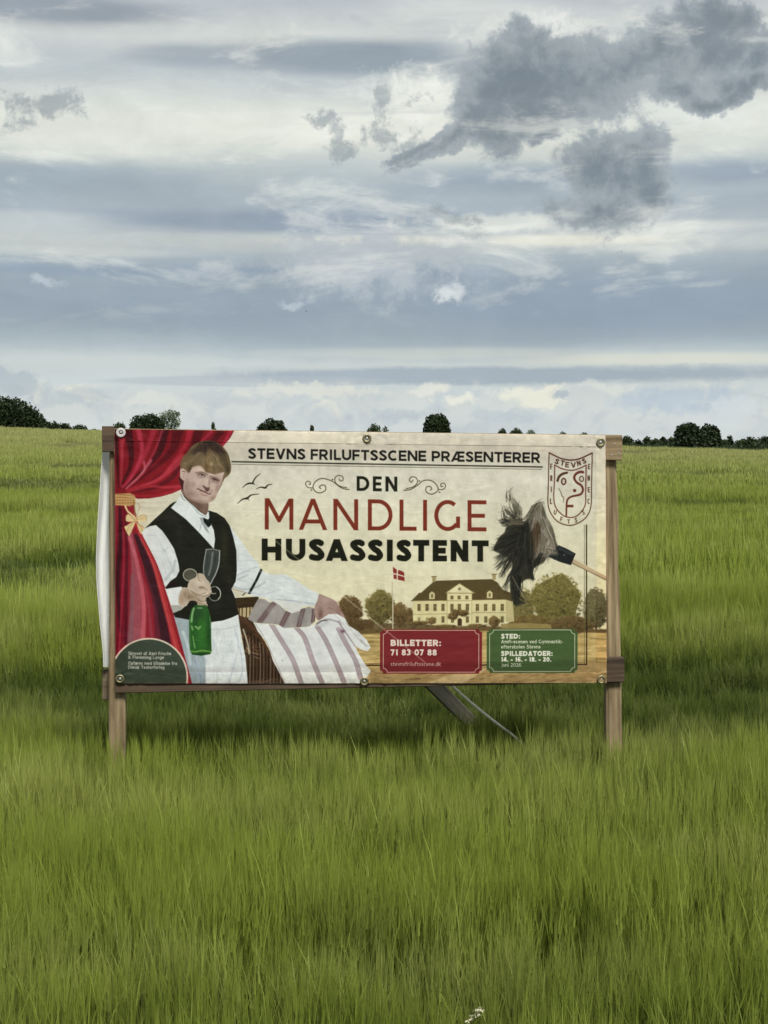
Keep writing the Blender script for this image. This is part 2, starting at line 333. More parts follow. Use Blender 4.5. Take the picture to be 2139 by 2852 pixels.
# ---------------------------------------------------------------- the sign
A0 = at(319,1700,8.54); B0 = at(1688,1700,8.76)
U = Vector((B0.x-A0.x,B0.y-A0.y,0)).normalized(); N = Vector((U.y,-U.x,0))      # N points to the camera side
if N.y > 0: N = -N
def S(px,py,d=0.0):                       # point on the sign's plane, or on a parallel plane d behind it
    o = A0-N*d; r = ray(px,py); c0 = Vector((0,0,CAMZ)); t = (o-c0).dot(N)/r.dot(N); return c0+r*t
signroot = empty('banner_stand',tuple(S(1000,1700,.08)*1.0)[:2]+(0,),'wide wooden post frame in the barley carrying a printed theatre banner','sign')
def wood(name,base,dark,light,scale=1.0,axis='z'):
    m,nt = new_mat(name); co,x,y,z = objco(nt)
    # object space of every board: long axis is x
    g = noise(vec(x*1.3,y*26.,z*26.),1.0*scale,6,.6,.35); g2 = noise(vec(x*3.0,y*9.,z*9.),1.0,4,.6); st = noise(vec(x*.9,y*1.5,z*1.5),2.2,4,.6)
    kn = nt.nodes.new('ShaderNodeTexVoronoi'); kn.feature = 'F1'; nt.links.new(vec(x*3.1,y*11.,z*11.),kn.inputs['Vector']); kn.inputs['Scale'].default_value = 1.0; knot = 1.0-sstep(.06,.17,X(kn.outputs['Distance']))
    c = mixc(sstep(.32,.68,g),dark,light); c = mixc(sstep(.40,.72,g2)*.6,c,base); c = mixc(sstep(.52,.75,st)*.45,c,dark); c = mixc(knot*.75,c,tuple(v*.35 for v in dark))
    out_shader(nt,principled(nt,c,.85,.2,g+g2*.5,.6,.004).outputs[0]); return m
M_POST = wood('weathered_post_wood',(.205,.155,.088),(.082,.058,.032),(.265,.208,.125))
M_RAIL = wood('brown_rail_wood',(.10,.077,.05),(.048,.036,.024),(.15,.117,.08))
M_DARK = wood('dark_rail_wood',(.052,.036,.023),(.024,.016,.011),(.080,.056,.037))
M_GREY = wood('grey_brace_wood',(.20,.18,.145),(.13,.115,.09),(.26,.235,.19))
def board(name,a,b,hw,ht,mat,parent=signroot,up=None,bev=.004,taper=1.0,seg=1,jit=.0):
    """rectangular timber between two end points; hw half width (in the sign's plane), ht half depth; own axes: x along"""
    a = Vector(a); b = Vector(b); X_ = (b-a); L = X_.length; X_ = X_/L
    Zd = N if up is None else up; Y_ = Zd.cross(X_).normalized(); Z_ = X_.cross(Y_).normalized()
    prof = []
    e = bev
    for sy,sz in ((-1,-1),(1,-1),(1,1),(-1,1)):
        if sy*sz > 0: prof += [(sy*hw,sz*(ht-e)),(sy*(hw-e),sz*ht)]
        else: prof += [(sy*(hw-e),sz*ht),(sy*hw,sz*(ht-e))]
    ns = max(seg,1); V = []; F = []; r = random.Random(name+str(round(a.x,2)))
    rings = [(0,.97),(.004/L,1)]+[(i/ns,1) for i in range(1,ns)]+[(1-.004/L,1),(1,.97)]
    for t,k in rings:
        k2 = k*(1+(taper-1)*t); jy = r.gauss(0,jit) if 0 < t < 1 else 0
        for y,z in prof: V.append((t*L,y*k2+jy,z*k2))
    n = len(prof)
    for i in range(len(rings)-1):
        for j in range(n): F.append((i*n+j,i*n+(j+1)%n,(i+1)*n+(j+1)%n,(i+1)*n+j))
    F.append(tuple(range(n))[::-1]); F.append(tuple(range((len(rings)-1)*n,len(rings)*n)))
    o = mesh_obj(name,V,F,mat)
    mw = Matrix((X_,Y_,Z_)).transposed().to_4x4(); mw.translation = a
    o.parent = parent; o.matrix_parent_inverse = Matrix.Translation(parent.location).inverted(); o.matrix_basis = mw
    return o
def pmid(pts,d):
    return sum((S(x,y,d) for x,y in pts),Vector())/len(pts)
def ground_at(p): return Vector((p.x,p.y,float(terrain(p.x,p.y))-.35))
HP = 8.65/3955
# posts (their feet stand in the soil)
pl_t = S(330,1196,.10); pl_b = S(327,2400,.10); pr_t = S(1693,1216,.10); pr_b = S(1714,2350,.10)
board('post',pl_b,pl_t,.0500,.048,M_POST,seg=10,jit=.0015,bev=.012)
board('post',pr_b,pr_t,.0505,.048,M_POST,seg=10,jit=.003,bev=.018,taper=.93)
# front rails under the banner, rear rails behind the posts
board('top_rail',S(319,1230,.032),S(1731,1247,.032),.079,.018,M_POST,seg=6)
o = board('bottom_rail',S(322,1894,.030),S(1737,1864,.030),.078,.018,M_DARK,seg=6)
o['label'] = 'dark brown lower rail, its end sticking out past the right post'
board('lower_batten',S(322,1912,.058),S(1725,1899,.058),.040,.010,M_RAIL,seg=6) if False else None
board('bracing_block',S(286,1906,.170),S(350,1905,.170),.094,.016,M_RAIL,seg=6)
board('bracing_block',S(285,1223,.034),S(318.5,1223,.034),.078,.020,M_DARK)
# diagonal brace of grey timber behind the sign, running down and back into the crop
ba = at(1090,1790,8.93); bb = at(1310,2010,10.6); bb = ba+(bb-ba)*1.5; board('brace',ba,bb,.052,.016,M_GREY,seg=4,up=Vector((0,-1,.3)).normalized())
# ---- banner cloth
# ---------------------------------------------------------------- the print on the banner (flat print, drawn in code)
TW, TH = 1640, 832
CORN = [(319,1195),(1687,1212),(1690,1902),(322,1904)]      # banner corners as measured, TL TR BR BL
def homography(src, dst):
    A = []; b = []
    for (x, y), (u, v) in zip(src, dst):
        A.append([x,y,1,0,0,0,-u*x,-u*y]); b.append(u)
        A.append([0,0,0,x,y,1,-v*x,-v*y]); b.append(v)
    h = np.linalg.solve(np.array(A,float), np.array(b,float))
    return np.append(h,1).reshape(3,3)
HM = homography(CORN, [(0,0),(TW,0),(TW,TH),(0,TH)])
SC = TW/1368.0
def tp(pts):
    p = np.asarray(pts,float); q = np.c_[p, np.ones(len(p))] @ HM.T
    return q[:,:2]/q[:,2:3]
CV = np.zeros((TH,TW,3))
prs = np.random.RandomState(5)
def spline(pts, n=8, closed=False):
    p = np.asarray(pts,float)
    if len(p) < 3: return p
    q = np.vstack([p[-1],p,p[0],p[1]]) if closed else np.vstack([2*p[0]-p[1],p,2*p[-1]-p[-2]])
    out = []; m = len(p) if closed else len(p)-1
    for i in range(m):
        a,b,c,d = q[i],q[i+1],q[i+2],q[i+3]
        for t in np.arange(n)/n:
            out.append(.5*((2*b)+(c-a)*t+(2*a-5*b+4*c-d)*t*t+(3*b-a-3*c+d)*t**3))
    if not closed: out.append(p[-1])
    return np.array(out)
def vnoise(w, h, sx, sy, seed=0, octv=4):
    r = np.random.RandomState(seed); out = np.zeros((h,w)); amp = 1; tot = 0
    for o in range(octv):
        gw, gh = int(w/sx)+3, int(h/sy)+3
        g = r.rand(gh,gw); X = np.arange(w)/sx; Y = np.arange(h)/sy
        xi = X.astype(int); yi = Y.astype(int); fx = X-xi; fy = Y-yi
        fx = fx*fx*(3-2*fx); fy = (fy*fy*(3-2*fy))[:,None]
        a = g[yi][:,xi]; b = g[yi][:,xi+1]; c = g[yi+1][:,xi]; d = g[yi+1][:,xi+1]
        out += amp*((a*(1-fx)+b*fx)*(1-fy)+(c*(1-fx)+d*fx)*fy); tot += amp
        amp *= .55; sx = max(sx/2,1.01); sy = max(sy/2,1.01)
    return out/tot
def box(t, m):
    x0 = max(0,int(t[:,0].min()-m)); x1 = min(TW,int(t[:,0].max()+m)+2)
    y0 = max(0,int(t[:,1].min()-m)); y1 = min(TH,int(t[:,1].max()+m)+2)
    return x0,x1,y0,y1
def grid(b):
    x0,x1,y0,y1 = b
    return np.meshgrid(np.arange(x0,x1)+.5, np.arange(y0,y1)+.5)
def poly_mask(pts, soft=1.0, smooth=False):
    t = tp(spline(pts,6,True) if smooth else pts)
    b = box(t, soft+2)
    if b[1] <= b[0] or b[3] <= b[2]: return b, np.zeros((max(0,b[3]-b[2]),max(0,b[1]-b[0])))
    X,Y = grid(b); ins = np.zeros(X.shape,bool); d = np.full(X.shape,1e9)
    for i in range(len(t)):
        ax,ay = t[i]; bx,by = t[(i+1)%len(t)]
        dx,dy = bx-ax,by-ay; L = dx*dx+dy*dy+1e-9
        u = np.clip(((X-ax)*dx+(Y-ay)*dy)/L,0,1)
        d = np.minimum(d,(X-ax-u*dx)**2+(Y-ay-u*dy)**2)
        c = ((ay>Y)!=(by>Y)); 
        if abs(dy) > 1e-9: ins ^= c & (X < dx*(Y-ay)/dy+ax)
    sd = np.where(ins,1,-1)*np.sqrt(d)
    return b, np.clip(sd/soft+.5,0,1)
def put(b, m, col, a=1.0, clip=None):
    x0,x1,y0,y1 = b
    if x1 <= x0 or y1 <= y0: return
    if clip is not None: m = m*clip[y0:y1,x0:x1]
    m = (m*a)[...,None]
    c = np.asarray(col,float)
    if c.max() > 1.01: c = c/255.
    CV[y0:y1,x0:x1] = CV[y0:y1,x0:x1]*(1-m)+c*m
def poly(pts, col, a=1.0, soft=1.0, smooth=False, clip=None):
    b,m = poly_mask(pts,soft,smooth); put(b,m,col,a,clip); return b,m
def full(bm):
    F = np.zeros((TH,TW)); b,m = bm; F[b[2]:b[3],b[0]:b[1]] = m; return F
def stroke(pts, w, col, a=1.0, soft=1.0, smooth=True, clip=None, butt=False, w2=None, wm=None):
    """pts in photo px; w width at start, w2 at the end, wm in the middle (photo px)"""
    t = tp(spline(pts,7) if smooth and len(pts) > 2 else pts)
    W0 = w*SC/2; W1 = (w if w2 is None else w2)*SC/2
    b = box(t, max(W0,W1,(wm or 0)*SC/2)+soft+1)
    if b[1] <= b[0] or b[3] <= b[2]: return
    X,Y = grid(b); best = np.full(X.shape,-1e9); n = len(t)-1
    for i in range(n):
        ax,ay = t[i]; dx,dy = t[i+1]-t[i]; L = dx*dx+dy*dy+1e-9
        ur = ((X-ax)*dx+(Y-ay)*dy)/L; u = np.clip(ur,0,1)
        s = (i+u)/n
        ww = W0+(W1-W0)*s if wm is None else np.where(s<.5, W0+(wm*SC/2-W0)*s*2, wm*SC/2+(W1-wm*SC/2)*(s*2-1))
        v = ww-np.sqrt((X-ax-u*dx)**2+(Y-ay-u*dy)**2)
        if butt:
            LL = np.sqrt(L)
            if i == 0: v = np.minimum(v, ur*LL)
            if i == n-1: v = np.minimum(v,(1-ur)*LL)
        best = np.maximum(best,v)
    put(b, np.clip(best/soft+.5,0,1), col, a, clip)
def blob(x,y,rx,ry,col,a=1.0,ang=0,clip=None):
    t = tp([(x-rx*2.3,y-rx*2.3-ry*2.3),(x+rx*2.3+ry*2.3,y+rx*2.3+ry*2.3),(x-rx*2.3-ry*2.3,y)])
    c = tp([(x,y)])[0]; b = box(t,1)
    if b[1] <= b[0] or b[3] <= b[2]: return
    X,Y = grid(b); X = X-c[0]; Y = Y-c[1]; ca,sa = np.cos(np.radians(ang)),np.sin(np.radians(ang))
    u = (X*ca+Y*sa)/(rx*SC); v = (-X*sa+Y*ca)/(ry*SC)
    put(b, np.exp(-(u*u+v*v)*1.2), col, a, clip)
# ---- stroke letters: cap height 1, y up, h = half the stroke weight
def G(ch, h, W):
    w = 2*h; R = W-h; c = W/2; T = 1-h
    V = lambda x: ('l',[(x,0),(x,1)])
    Hh = lambda y,x0=0,x1=None: ('l',[(x0,y),(W if x1 is None else x1,y)])
    def arc(cx,cy,rx,ry,a0,a1,n=20):
        return ('l',[(cx+rx*np.cos(np.radians(a)),cy+ry*np.sin(np.radians(a))) for a in np.linspace(a0,a1,n)])
    b = .14
    D = {
    'S': [('s',[(R-.01,.83-h*.2),(c+.10*W,T),(c-.12*W,T-.01),(h,.75),(c*.9,.545),(c*1.25,.47),(R,.27),(c+.12*W,h+.005),(c-.08*W,h),(h*.7,.18)])],
    'T': [V(c),Hh(T)], 'E': [V(h),Hh(T),Hh(.5,0,W*.92),Hh(h)], 'F': [V(h),Hh(T),Hh(.47,0,W*.92)],
    'V': [('x',[(h*1.05,1),(c,h*.2)]),('x',[(W-h*1.05,1),(c,h*.2)])],
    'N': [V(h),V(R),('x',[(h*.9,1.0),(W-h*.9,0)])], 'I': [V(c)], 'L': [V(h),Hh(h)],
    'U': [('l',[(h,1),(h,.4)]),('l',[(R,1),(R,.4)]),arc(c,.4,c-h,.4-h,180,360)],
    'C': [arc(W*.54,.5,W*.54-h,.5-h,48,312)], 'O': [arc(c,.5,c-h,.5-h,0,362,30)],
    'G': [arc(W*.52,.5,W*.52-h,.5-h,52,322,26),('l',[(R,.10),(R,.47)])],
    'P': [V(h),('l',[(0,T),(W*.55,T)]),('l',[(0,.38+h*.3),(W*.55,.38+h*.3)]),arc(W*.55,(T+.38+h*.3)/2,R-W*.55,(T-.38-h*.3)/2,-90,90)],
    'R': [V(h),('l',[(0,T),(W*.52,T)]),('l',[(0,.4+h*.3),(W*.55,.4+h*.3)]),arc(W*.52,(T+.4+h*.3)/2,R-W*.52-.02,(T-.4-h*.3)/2,-90,90),('x',[(W*.5,.45),(R+h*.1,0)])],
    'B': [V(h),('l',[(0,T),(W*.5,T)]),('l',[(0,.52),(W*.55,.52)]),('l',[(0,h),(W*.55,h)]),arc(W*.5,(T+.52)/2,W*.42-h,(T-.52)/2,-90,90),arc(W*.52,(h+.52)/2,W*.48-h,(.52-h)/2,-90,90)],
    'D': [V(h),('l',[(0,T),(W*.4,T)]),('l',[(0,h),(W*.4,h)]),arc(W*.4,.5,R-W*.4,.5-h,-90,90,24)],
    'A': [('x',[(h*1.05,0),(c,1.0-h*.2)]),('x',[(W-h*1.05,0),(c,1.0-h*.2)]),('l',[(W*.22,.27),(W*.78,.27)])],
    'M': [V(h),V(R),('l',[(h*.6,1.06),(c,.26+h*.5),(W-h*.6,1.06)])],
    'H': [V(h),V(R),Hh(.5)], 'K': [V(h),('x',[(h,.4),(R,1)]),('x',[(W*.35,.55),(R,0)])],
    'Y': [('l',[(c,0),(c,.42)]),('x',[(c,.38),(h,1)]),('x',[(c,.38),(R,1)])],
    'Æ': [('x',[(h*.8,0),(W*.46,1)]),('l',[(W*.55,0),(W*.55,1)]),Hh(T,W*.42),Hh(.5,W*.5,W*.95),Hh(h,W*.5),('l',[(W*.18,.25),(W*.55,.25)])],
    '0': [arc(c,.5,c-h,.5-h,0,362,26)], '1': [V(c+.1*W),('l',[(c-.25*W,T),(c+.1*W,T)])],
    '2': [('s',[(h,.76),(c,T),(R,.7),(c,.35),(h,h)]),Hh(h)],
    '3': [('s',[(h,.86),(c,T),(R-.02,.75),(c,.54)]),('s',[(c,.54),(R,.3),(c,h),(h*.6,.14)])],
    '4': [('l',[(R-.1,0),(R-.1,1)]),Hh(.25),('x',[(h*.6,.25),(R-.12,1)])],
    '6': [arc(c,.33,c-h,.33-h,0,362,20),('s',[(W*.85,.93),(c,.95),(h+.01,.6),(h,.33)])],
    '7': [Hh(T),('x',[(R-.02,T),(W*.35,0)])],
    '8': [arc(c,.72,c-h-.03,.28-h,0,362,20),arc(c,.28,c-h,.28-h*.7,0,362,20)],
    ':': [('l',[(c,.02),(c,.24)]),('l',[(c,.48),(c,.7)])], '.': [('l',[(c,0),(c,.22)])],
    '-': [Hh(.35)], '&': [arc(c,.74,c*.6,.24-h,0,362,16),('x',[(W*.25,.65),(W,0)]),arc(c*.85,.28,c*.85-h,.28-h,60,330,16)],
    }
    xh = .72; t = xh-h
    low = {
    's': [('s',[(R,xh*.8),(c,t),(h,xh*.74),(c,xh*.5),(R,xh*.28),(c,h),(h*.7,xh*.2)])],
    'k': [V(h),('x',[(h,.28),(R,xh)]),('x',[(W*.35,.4),(R,0)])],
    'r': [('l',[(h,0),(h,xh)]),('s',[(h,xh*.6),(c,t),(W,t)])],
    'e': [arc(c,xh/2,c-h,xh/2-h,-50,-360,22),('l',[(h,xh/2),(R,xh/2)])],
    'v': [('l',[(h*.9,xh),(c,0)]),('l',[(W-h*.9,xh),(c,0)])],
    't': [('l',[(c*.8,h),(c*.8,.93)]),('l',[(0,t),(W,t)]),('l',[(c*.7,h),(W,h)])],
    'a': [arc(c,xh/2,c-h,xh/2-h,0,362,20),('l',[(R,0),(R,xh)])],
    'f': [('s',[(W,T),(c*.9,T-.02),(c*.7,.8),(c*.7,0)]),('l',[(0,t),(W,t)])],
    'x': [('x',[(h,0),(R,xh)]),('x',[(h,xh),(R,0)])], 'l': [V(c)],
    'i': [('l',[(c,0),(c,xh)]),('l',[(c,.85),(c,1.02)])], 'j': [('l',[(c,-.2),(c,xh)]),('l',[(c,.85),(c,1.02)])],
    'c': [arc(c*1.08,xh/2,c*1.08-h,xh/2-h,50,310)],
    'h': [V(h),('s',[(h,xh*.6),(c,t),(R,xh*.6),(R,0)])], 'n': [('l',[(h,0),(h,xh)]),('s',[(h,xh*.6),(c,t),(R,xh*.6),(R,0)])],
    'm': [('l',[(h,0),(h,xh)]),('s',[(h,xh*.6),(W*.3,t),(c,xh*.6),(c,0)]),('s',[(c,xh*.6),(W*.78,t),(R,xh*.6),(R,0)])],
    'g': [arc(c,xh/2,c-h,xh/2-h,0,362,20),('s',[(R,xh),(R,-.05),(c,-.22),(h,-.15)])],
    'y': [('l',[(h,xh),(c,.05)]),('l',[(R,xh),(W*.3,-.25)])],
    'p': [('l',[(h,-.27),(h,xh)]),arc(c,xh/2,c-h,xh/2-h,0,362,20)],
    'o': [arc(c,xh/2,c-h,xh/2-h,0,362,20)], 'ø': [arc(c,xh/2,c-h,xh/2-h,0,362,20),('l',[(0,0),(W,xh)])],
    'd': [arc(c,xh/2,c-h,xh/2-h,0,362,20),V(R)],
    'u': [('s',[(h,xh),(h,xh*.4),(c,h),(R,xh*.4)]),('l',[(R,0),(R,xh)])],
    }
    return D.get(ch) or low.get(ch) or []
WID = {'S':.64,'T':.68,'E':.64,'F':.62,'V':.80,'N':.80,'I':.30,'L':.58,'U':.76,'C':.80,'P':.70,'R':.72,'Æ':1.12,'D':.80,'A':.82,
 'B':.72,'O':.88,'G':.84,'M':.96,'H':.78,'K':.72,'Y':.76,':':.28,'.':.26,'-':.40,' ':.34,'&':.75,'0':.70,'1':.42,'2':.62,'3':.62,'4':.68,'6':.66,'7':.60,'8':.66,
 'i':.26,'l':.26,'j':.26,'r':.40,'t':.42,'f':.40,'m':.92,'s':.48,'c':.54}
def glyph(ch, org, xa, ya, W, h, col, a=1.0, soft=1.0, clipbox=True):
    """org: baseline left in photo px; xa, ya: photo-px vectors of one unit along x and up"""
    org = np.array(org,float); xa = np.array(xa,float); ya = np.array(ya,float)
    hp = np.hypot(*ya); kx = np.hypot(*xa)/hp
    m = None; cl = None
    o = tp([org])[0]; up = tp([org+ya])[0]-o; ul = np.hypot(*up); un = up/ul
    allp = tp([org+xa*p[0]+ya*p[1] for p in [(-.1,-.35),(W+.1,-.35),(W+.1,1.1),(-.1,1.1)]])
    b = box(allp,2)
    if b[1] <= b[0] or b[3] <= b[2]: return
    X,Y = grid(b); best = np.full(X.shape,-1e9); wpx = h*ul
    lower = ch.islower()
    vv = ((X-o[0])*un[0]+(Y-o[1])*un[1])
    for kind,pts in G(ch,h,W):
        pts = np.array(pts,float)
        if kind == 's': pts = spline(pts,6)
        if kind == 'x':
            d = pts[1]-pts[0]; pts = np.array([pts[0]-d*.15,pts[1]+d*.15])
        t = tp([org+xa*p[0]+ya*p[1] for p in pts]); n = len(t)-1
        sv = np.full(X.shape,-1e9)
        for i in range(n):
            ax,ay = t[i]; dx,dy = t[i+1]-t[i]; L = dx*dx+dy*dy+1e-9; LL = np.sqrt(L)
            ur = ((X-ax)*dx+(Y-ay)*dy)/L; u = np.clip(ur,0,1)
            v = wpx-np.sqrt((X-ax-u*dx)**2+(Y-ay-u*dy)**2)
            if i == 0: v = np.minimum(v,ur*LL)
            if i == n-1: v = np.minimum(v,(1-ur)*LL)
            sv = np.maximum(sv,v)
        if kind == 'x' and ch in 'M': sv = np.minimum(sv, vv-.20*ul)
        if kind == 'x' and ch in 'R': sv = np.minimum(sv, .5*ul-vv)
        if kind == 'x' and ch in 'Y4': sv = np.minimum(sv, vv-.2*ul)
        best = np.maximum(best,sv)
    if clipbox and not lower: best = np.minimum(best,np.minimum(vv, ul-vv))
    put(b,np.clip(best/soft+.5,0,1),col,a)
def text(s, x0, x1, y0, y1, cap, wt, col, a=1.0, gap=.12, soft=1.0):
    """one line; baseline from (x0,y0) to (x1,y1)"""
    n = sum((WID.get(c,.56 if c.islower() else .7)) for c in s)+gap*(len(s)-1)
    d = np.array([x1-x0,y1-y0],float); L = np.hypot(*d); e = d/L; k = L/n
    up = np.array([.0,-cap]); p = 0.0
    for c in s:
        W = WID.get(c,.56 if c.islower() else .7)
        if c != ' ': glyph(c,np.array([x0,y0])+e*p*k,e*cap,up,W*k/cap,wt/2,col,a,soft)
        p += W+gap
def letters(spec, bl, cap0, cap1, xr, wt, col):
    """spec [(ch,x0,x1)], baseline line bl(x), cap height varies from cap0 at xr0 to cap1 at xr1"""
    for ch,xa,xb in spec:
        s = (xa-xr[0])/(xr[1]-xr[0]); cap = cap0+(cap1-cap0)*s
        sl = (bl(xb)-bl(xa))/(xb-xa)
        glyph(ch,(xa,bl(xa)),(cap,cap*sl),(0,-cap),(xb-xa)/cap,wt/2,col)
def Z(ox,oy,s):                      # readings taken at another magnification
    return lambda pts: [(ox+x/s,oy+y/s) for x,y in pts]
def hairs(base, tip, n, w, cols, spread, a=.8, clip=None, curve=6):
    (bx,by),(tx,ty) = base,tip
    for i in range(n):
        o = prs.randn(2)*spread[0]; q = prs.randn(2)*spread[1]; c = cols[prs.randint(len(cols))]
        m = ((bx+tx)/2+prs.randn()*curve,(by+ty)/2+prs.randn()*curve)
        stroke([(bx+o[0],by+o[1]),(m[0]+o[0],m[1]+o[1]),(tx+q[0],ty+q[1])],w,c,a,1.2,True,clip,w2=.3)
def foliage(cx,cy,rx,ry,dark,mid,light,n=260,trunk=True):
    n = int(n*1.7)
    if trunk: stroke([(cx,cy+ry*1.05),(cx,cy)],max(3,rx*.12),dark)
    pts = [(cx+rx*.9*np.cos(t)*(1+.10*np.sin(5*t+cx)),cy+ry*.92*np.sin(t)*(1+.10*np.cos(4*t+cy))) for t in np.linspace(0,6.283,26)[:-1]]
    poly(pts,mid,.95,3,True)
    for i in range(n):
        t = prs.rand()*6.283; r = prs.rand()**.5*1.02
        x = cx+rx*r*np.cos(t); y = cy+ry*r*np.sin(t)
        sh = (y-cy)/ry*.5+(x-cx)/rx*.2+prs.randn()*.35
        c = np.array(dark)*(sh>.25)+np.array(mid)*((sh<=.25)&(sh>-.3))+np.array(light)*(sh<=-.3)
        s = 1.0+prs.rand()*1.9
        blob(x,y,s*1.3,s,c,.75)
def paint():
    # paper: warm cream sky, mottled
    yy = np.linspace(0,1,TH)[:,None]; xx = np.linspace(0,1,TW)[None]
    def ramp(v,st):
        out = np.zeros(v.shape+(3,))
        for k in range(3): out[...,k] = np.interp(v,[s[0] for s in st],[s[1][k]/255. for s in st])
        return out
    CV[:] = ramp(np.broadcast_to(yy,(TH,TW)),[(0,(232,229,219)),(.2,(232,228,213)),(.45,(235,230,203)),(.62,(238,231,199)),(.78,(242,234,200)),(1,(225,210,160))])
    dx = np.clip((xx-.62)/.4,0,1); CV[:] += (dx*(1-yy)*.0)[...,None]
    n1 = vnoise(TW,TH,150,120,3)-.5; n2 = vnoise(TW,TH,14,12,4)-.5
    CV[:] += (n1*.09+n2*.03)[...,None]*np.array([1,.98,.85])
    # golden field in the lower right
    b,m = poly_mask([(720,1762),(960,1755),(1200,1748),(1500,1745),(1700,1752),(1700,1920),(700,1920)],5)
    put(b,m,(203,176,116))
    F = full((b,m)); fn = vnoise(TW,TH,60,7,8); 
    CV[:] = CV*(1-F[...,None])+F[...,None]*np.clip(CV+((fn-.5)*.42)[...,None]*np.array([1,.95,.75]),0,1)
    for i in range(150):
        x = 1000+prs.rand()*690; y = 1765+prs.rand()*135; l = 14+prs.rand()*40
        stroke([(x,y),(x+l,y-1.5+prs.randn()*2)],1.5+prs.rand()*2,[(150,118,62),(226,204,146),(120,96,52)][prs.randint(3)],.4,1.5)
    poly([(1030,1862),(1300,1858),(1500,1850),(1700,1845),(1700,1920),(1030,1920)],(180,152,104),.7,6)
    for i in range(90):
        x = 1030+prs.rand()*650; y = 1868+prs.rand()*36
        stroke([(x,y),(x+6+prs.rand()*24,y-4*prs.rand())],1.5+prs.rand()*2.5,[(108,84,48),(214,190,140),(140,112,70)][prs.randint(3)],.5,1.5)
    poly([(1180,1904),(1260,1878),(1330,1862),(1360,1862),(1330,1880),(1290,1904)],(222,200,154),.8,4)
    # far hedge, trees
    D,Mi,Li = (70,54,32),(112,90,52),(150,126,76)
    foliage(975,1700,36,44,(62,48,30),(98,76,46),(128,104,64),230)
    foliage(1059,1690,42,48,(66,58,32),(108,98,54),(146,134,80),280)
    foliage(1113,1710,24,32,(66,52,32),(108,86,52),(140,116,72),140)
    foliage(1142,1716,16,24,(66,52,32),(104,82,50),(132,108,68),80)
    foliage(1010,1738,34,16,(60,46,30),(88,68,42),(110,88,54),90,False)
    foliage(1660,1692,36,56,(70,64,40),(106,98,64),(140,130,88),240)
    foliage(1450,1692,42,58,(84,78,44),(120,110,64),(158,146,92),240)
    foliage(1549,1676,72,82,(70,64,32),(112,104,54),(160,146,84),620)
    foliage(1475,1738,60,26,(70,56,30),(110,90,50),(142,120,70),200,False)
    foliage(1590,1740,70,24,(66,54,32),(102,84,50),(132,110,68),220,False)
    poly([(955,1738),(1060,1735),(1150,1733),(1200,1738),(1250,1742),(1350,1742),(1480,1748),(1700,1752),(1700,1762),(1350,1756),(1150,1758),(960,1768)],(96,76,46),.85,5)
    for i in range(160):
        x = 960+prs.rand()*730; y = 1738+prs.rand()*22
        blob(x,y,4,2.5,[(66,50,30),(128,104,62),(92,72,42)][prs.randint(3)],.6)
    poly([(1395,1736),(1470,1734),(1535,1738),(1537,1750),(1395,1752)],(160,140,88),.9,2)
    # manor house
    z = Z(1040,1560,3.607)
    wall = (232,222,172)
    poly(z([(395,400),(1000,395),(1330,388),(1400,410),(1415,612),(1280,622),(640,652),(400,612)]),wall)
    poly(z([(1330,388),(1400,410),(1415,612),(1335,616)]),(204,192,142))
    poly(z([(376,408),(440,345),(460,322),(480,322),(615,202),(1190,184),(1240,215),(1300,290),(1400,330),(1395,410),(1330,392),(740,402)]),(92,78,46))
    for i in range(60):
        x = 480+prs.rand()*840; y = 210+prs.rand()*180
        if y < 560-x*.6+60: continue
        stroke(z([(x,y),(x+20,y+14)]),2.5,[(78,64,36),(112,96,60)][prs.randint(2)],.4)
    for cx0,cy0 in ((610,185),(1212,162)): poly(z([(cx0-20,cy0-28),(cx0+20,cy0-28),(cx0+18,cy0+28),(cx0-16,cy0+28)]),(176,160,112)); stroke(z([(cx0-24,cy0-26),(cx0+24,cy0-26)]),2,(110,94,58))
    poly(z([(742,325),(990,325),(990,655),(742,655)]),(238,228,180))
    poly(z([(728,322),(866,228),(1018,326)]),(240,231,186)); 
    for q in ([(728,322),(866,228)],[(866,228),(1018,326)],[(735,326),(1010,327)]): stroke(z(q),2,(150,134,88),smooth=False)
    for q in ([(395,402),(740,402)],[(990,396),(1330,390)],[(400,540),(742,534)],[(990,522),(1330,524)],[(742,402),(990,402)]): stroke(z(q),1.6,(160,146,98),.9,smooth=False)
    for q in ([(742,330),(742,650)],[(990,330),(990,650)]): stroke(z(q),1.6,(176,162,112),.9,smooth=False)
    def win(x,y,w=30,h=68,a=1):
        poly(z([(x-w/2-5,y-h/2-5),(x+w/2+5,y-h/2-5),(x+w/2+5,y+h/2+5),(x-w/2-5,y+h/2+5)]),(206,196,148),.8*a)
        poly(z([(x-w/2,y-h/2),(x+w/2,y-h/2),(x+w/2,y+h/2),(x-w/2,y+h/2)]),(92,80,46),.95*a)
        stroke(z([(x,y-h/2),(x,y+h/2)]),1,(190,178,130),.8*a,smooth=False); stroke(z([(x-w/2,y-h*.1),(x+w/2,y-h*.1)]),.9,(190,178,130),.8*a,smooth=False)
    for x in (460,540,620,700,790,865,945,1045,1128,1210,1295): win(x,470)
    for x in (700,795,945,1045,1130,1295): win(x,592,28,62)
    for x in (460,540,620): win(x,592,26,40,.5)
    for x in (790,862,940): win(x,370,28,34)
    blob(*z([(866,284)])[0],4,4,(92,76,44))
    for x,y in ((590,350),(1168,340)): poly(z([(x-28,y+36),(x-28,y-20),(x,y-42),(x+28,y-20),(x+28,y+36)]),(224,212,162)); win(x,y+4,18,34)
    poly(z([(846,655),(846,590),(868,575),(890,590),(890,655)]),(70,54,30))
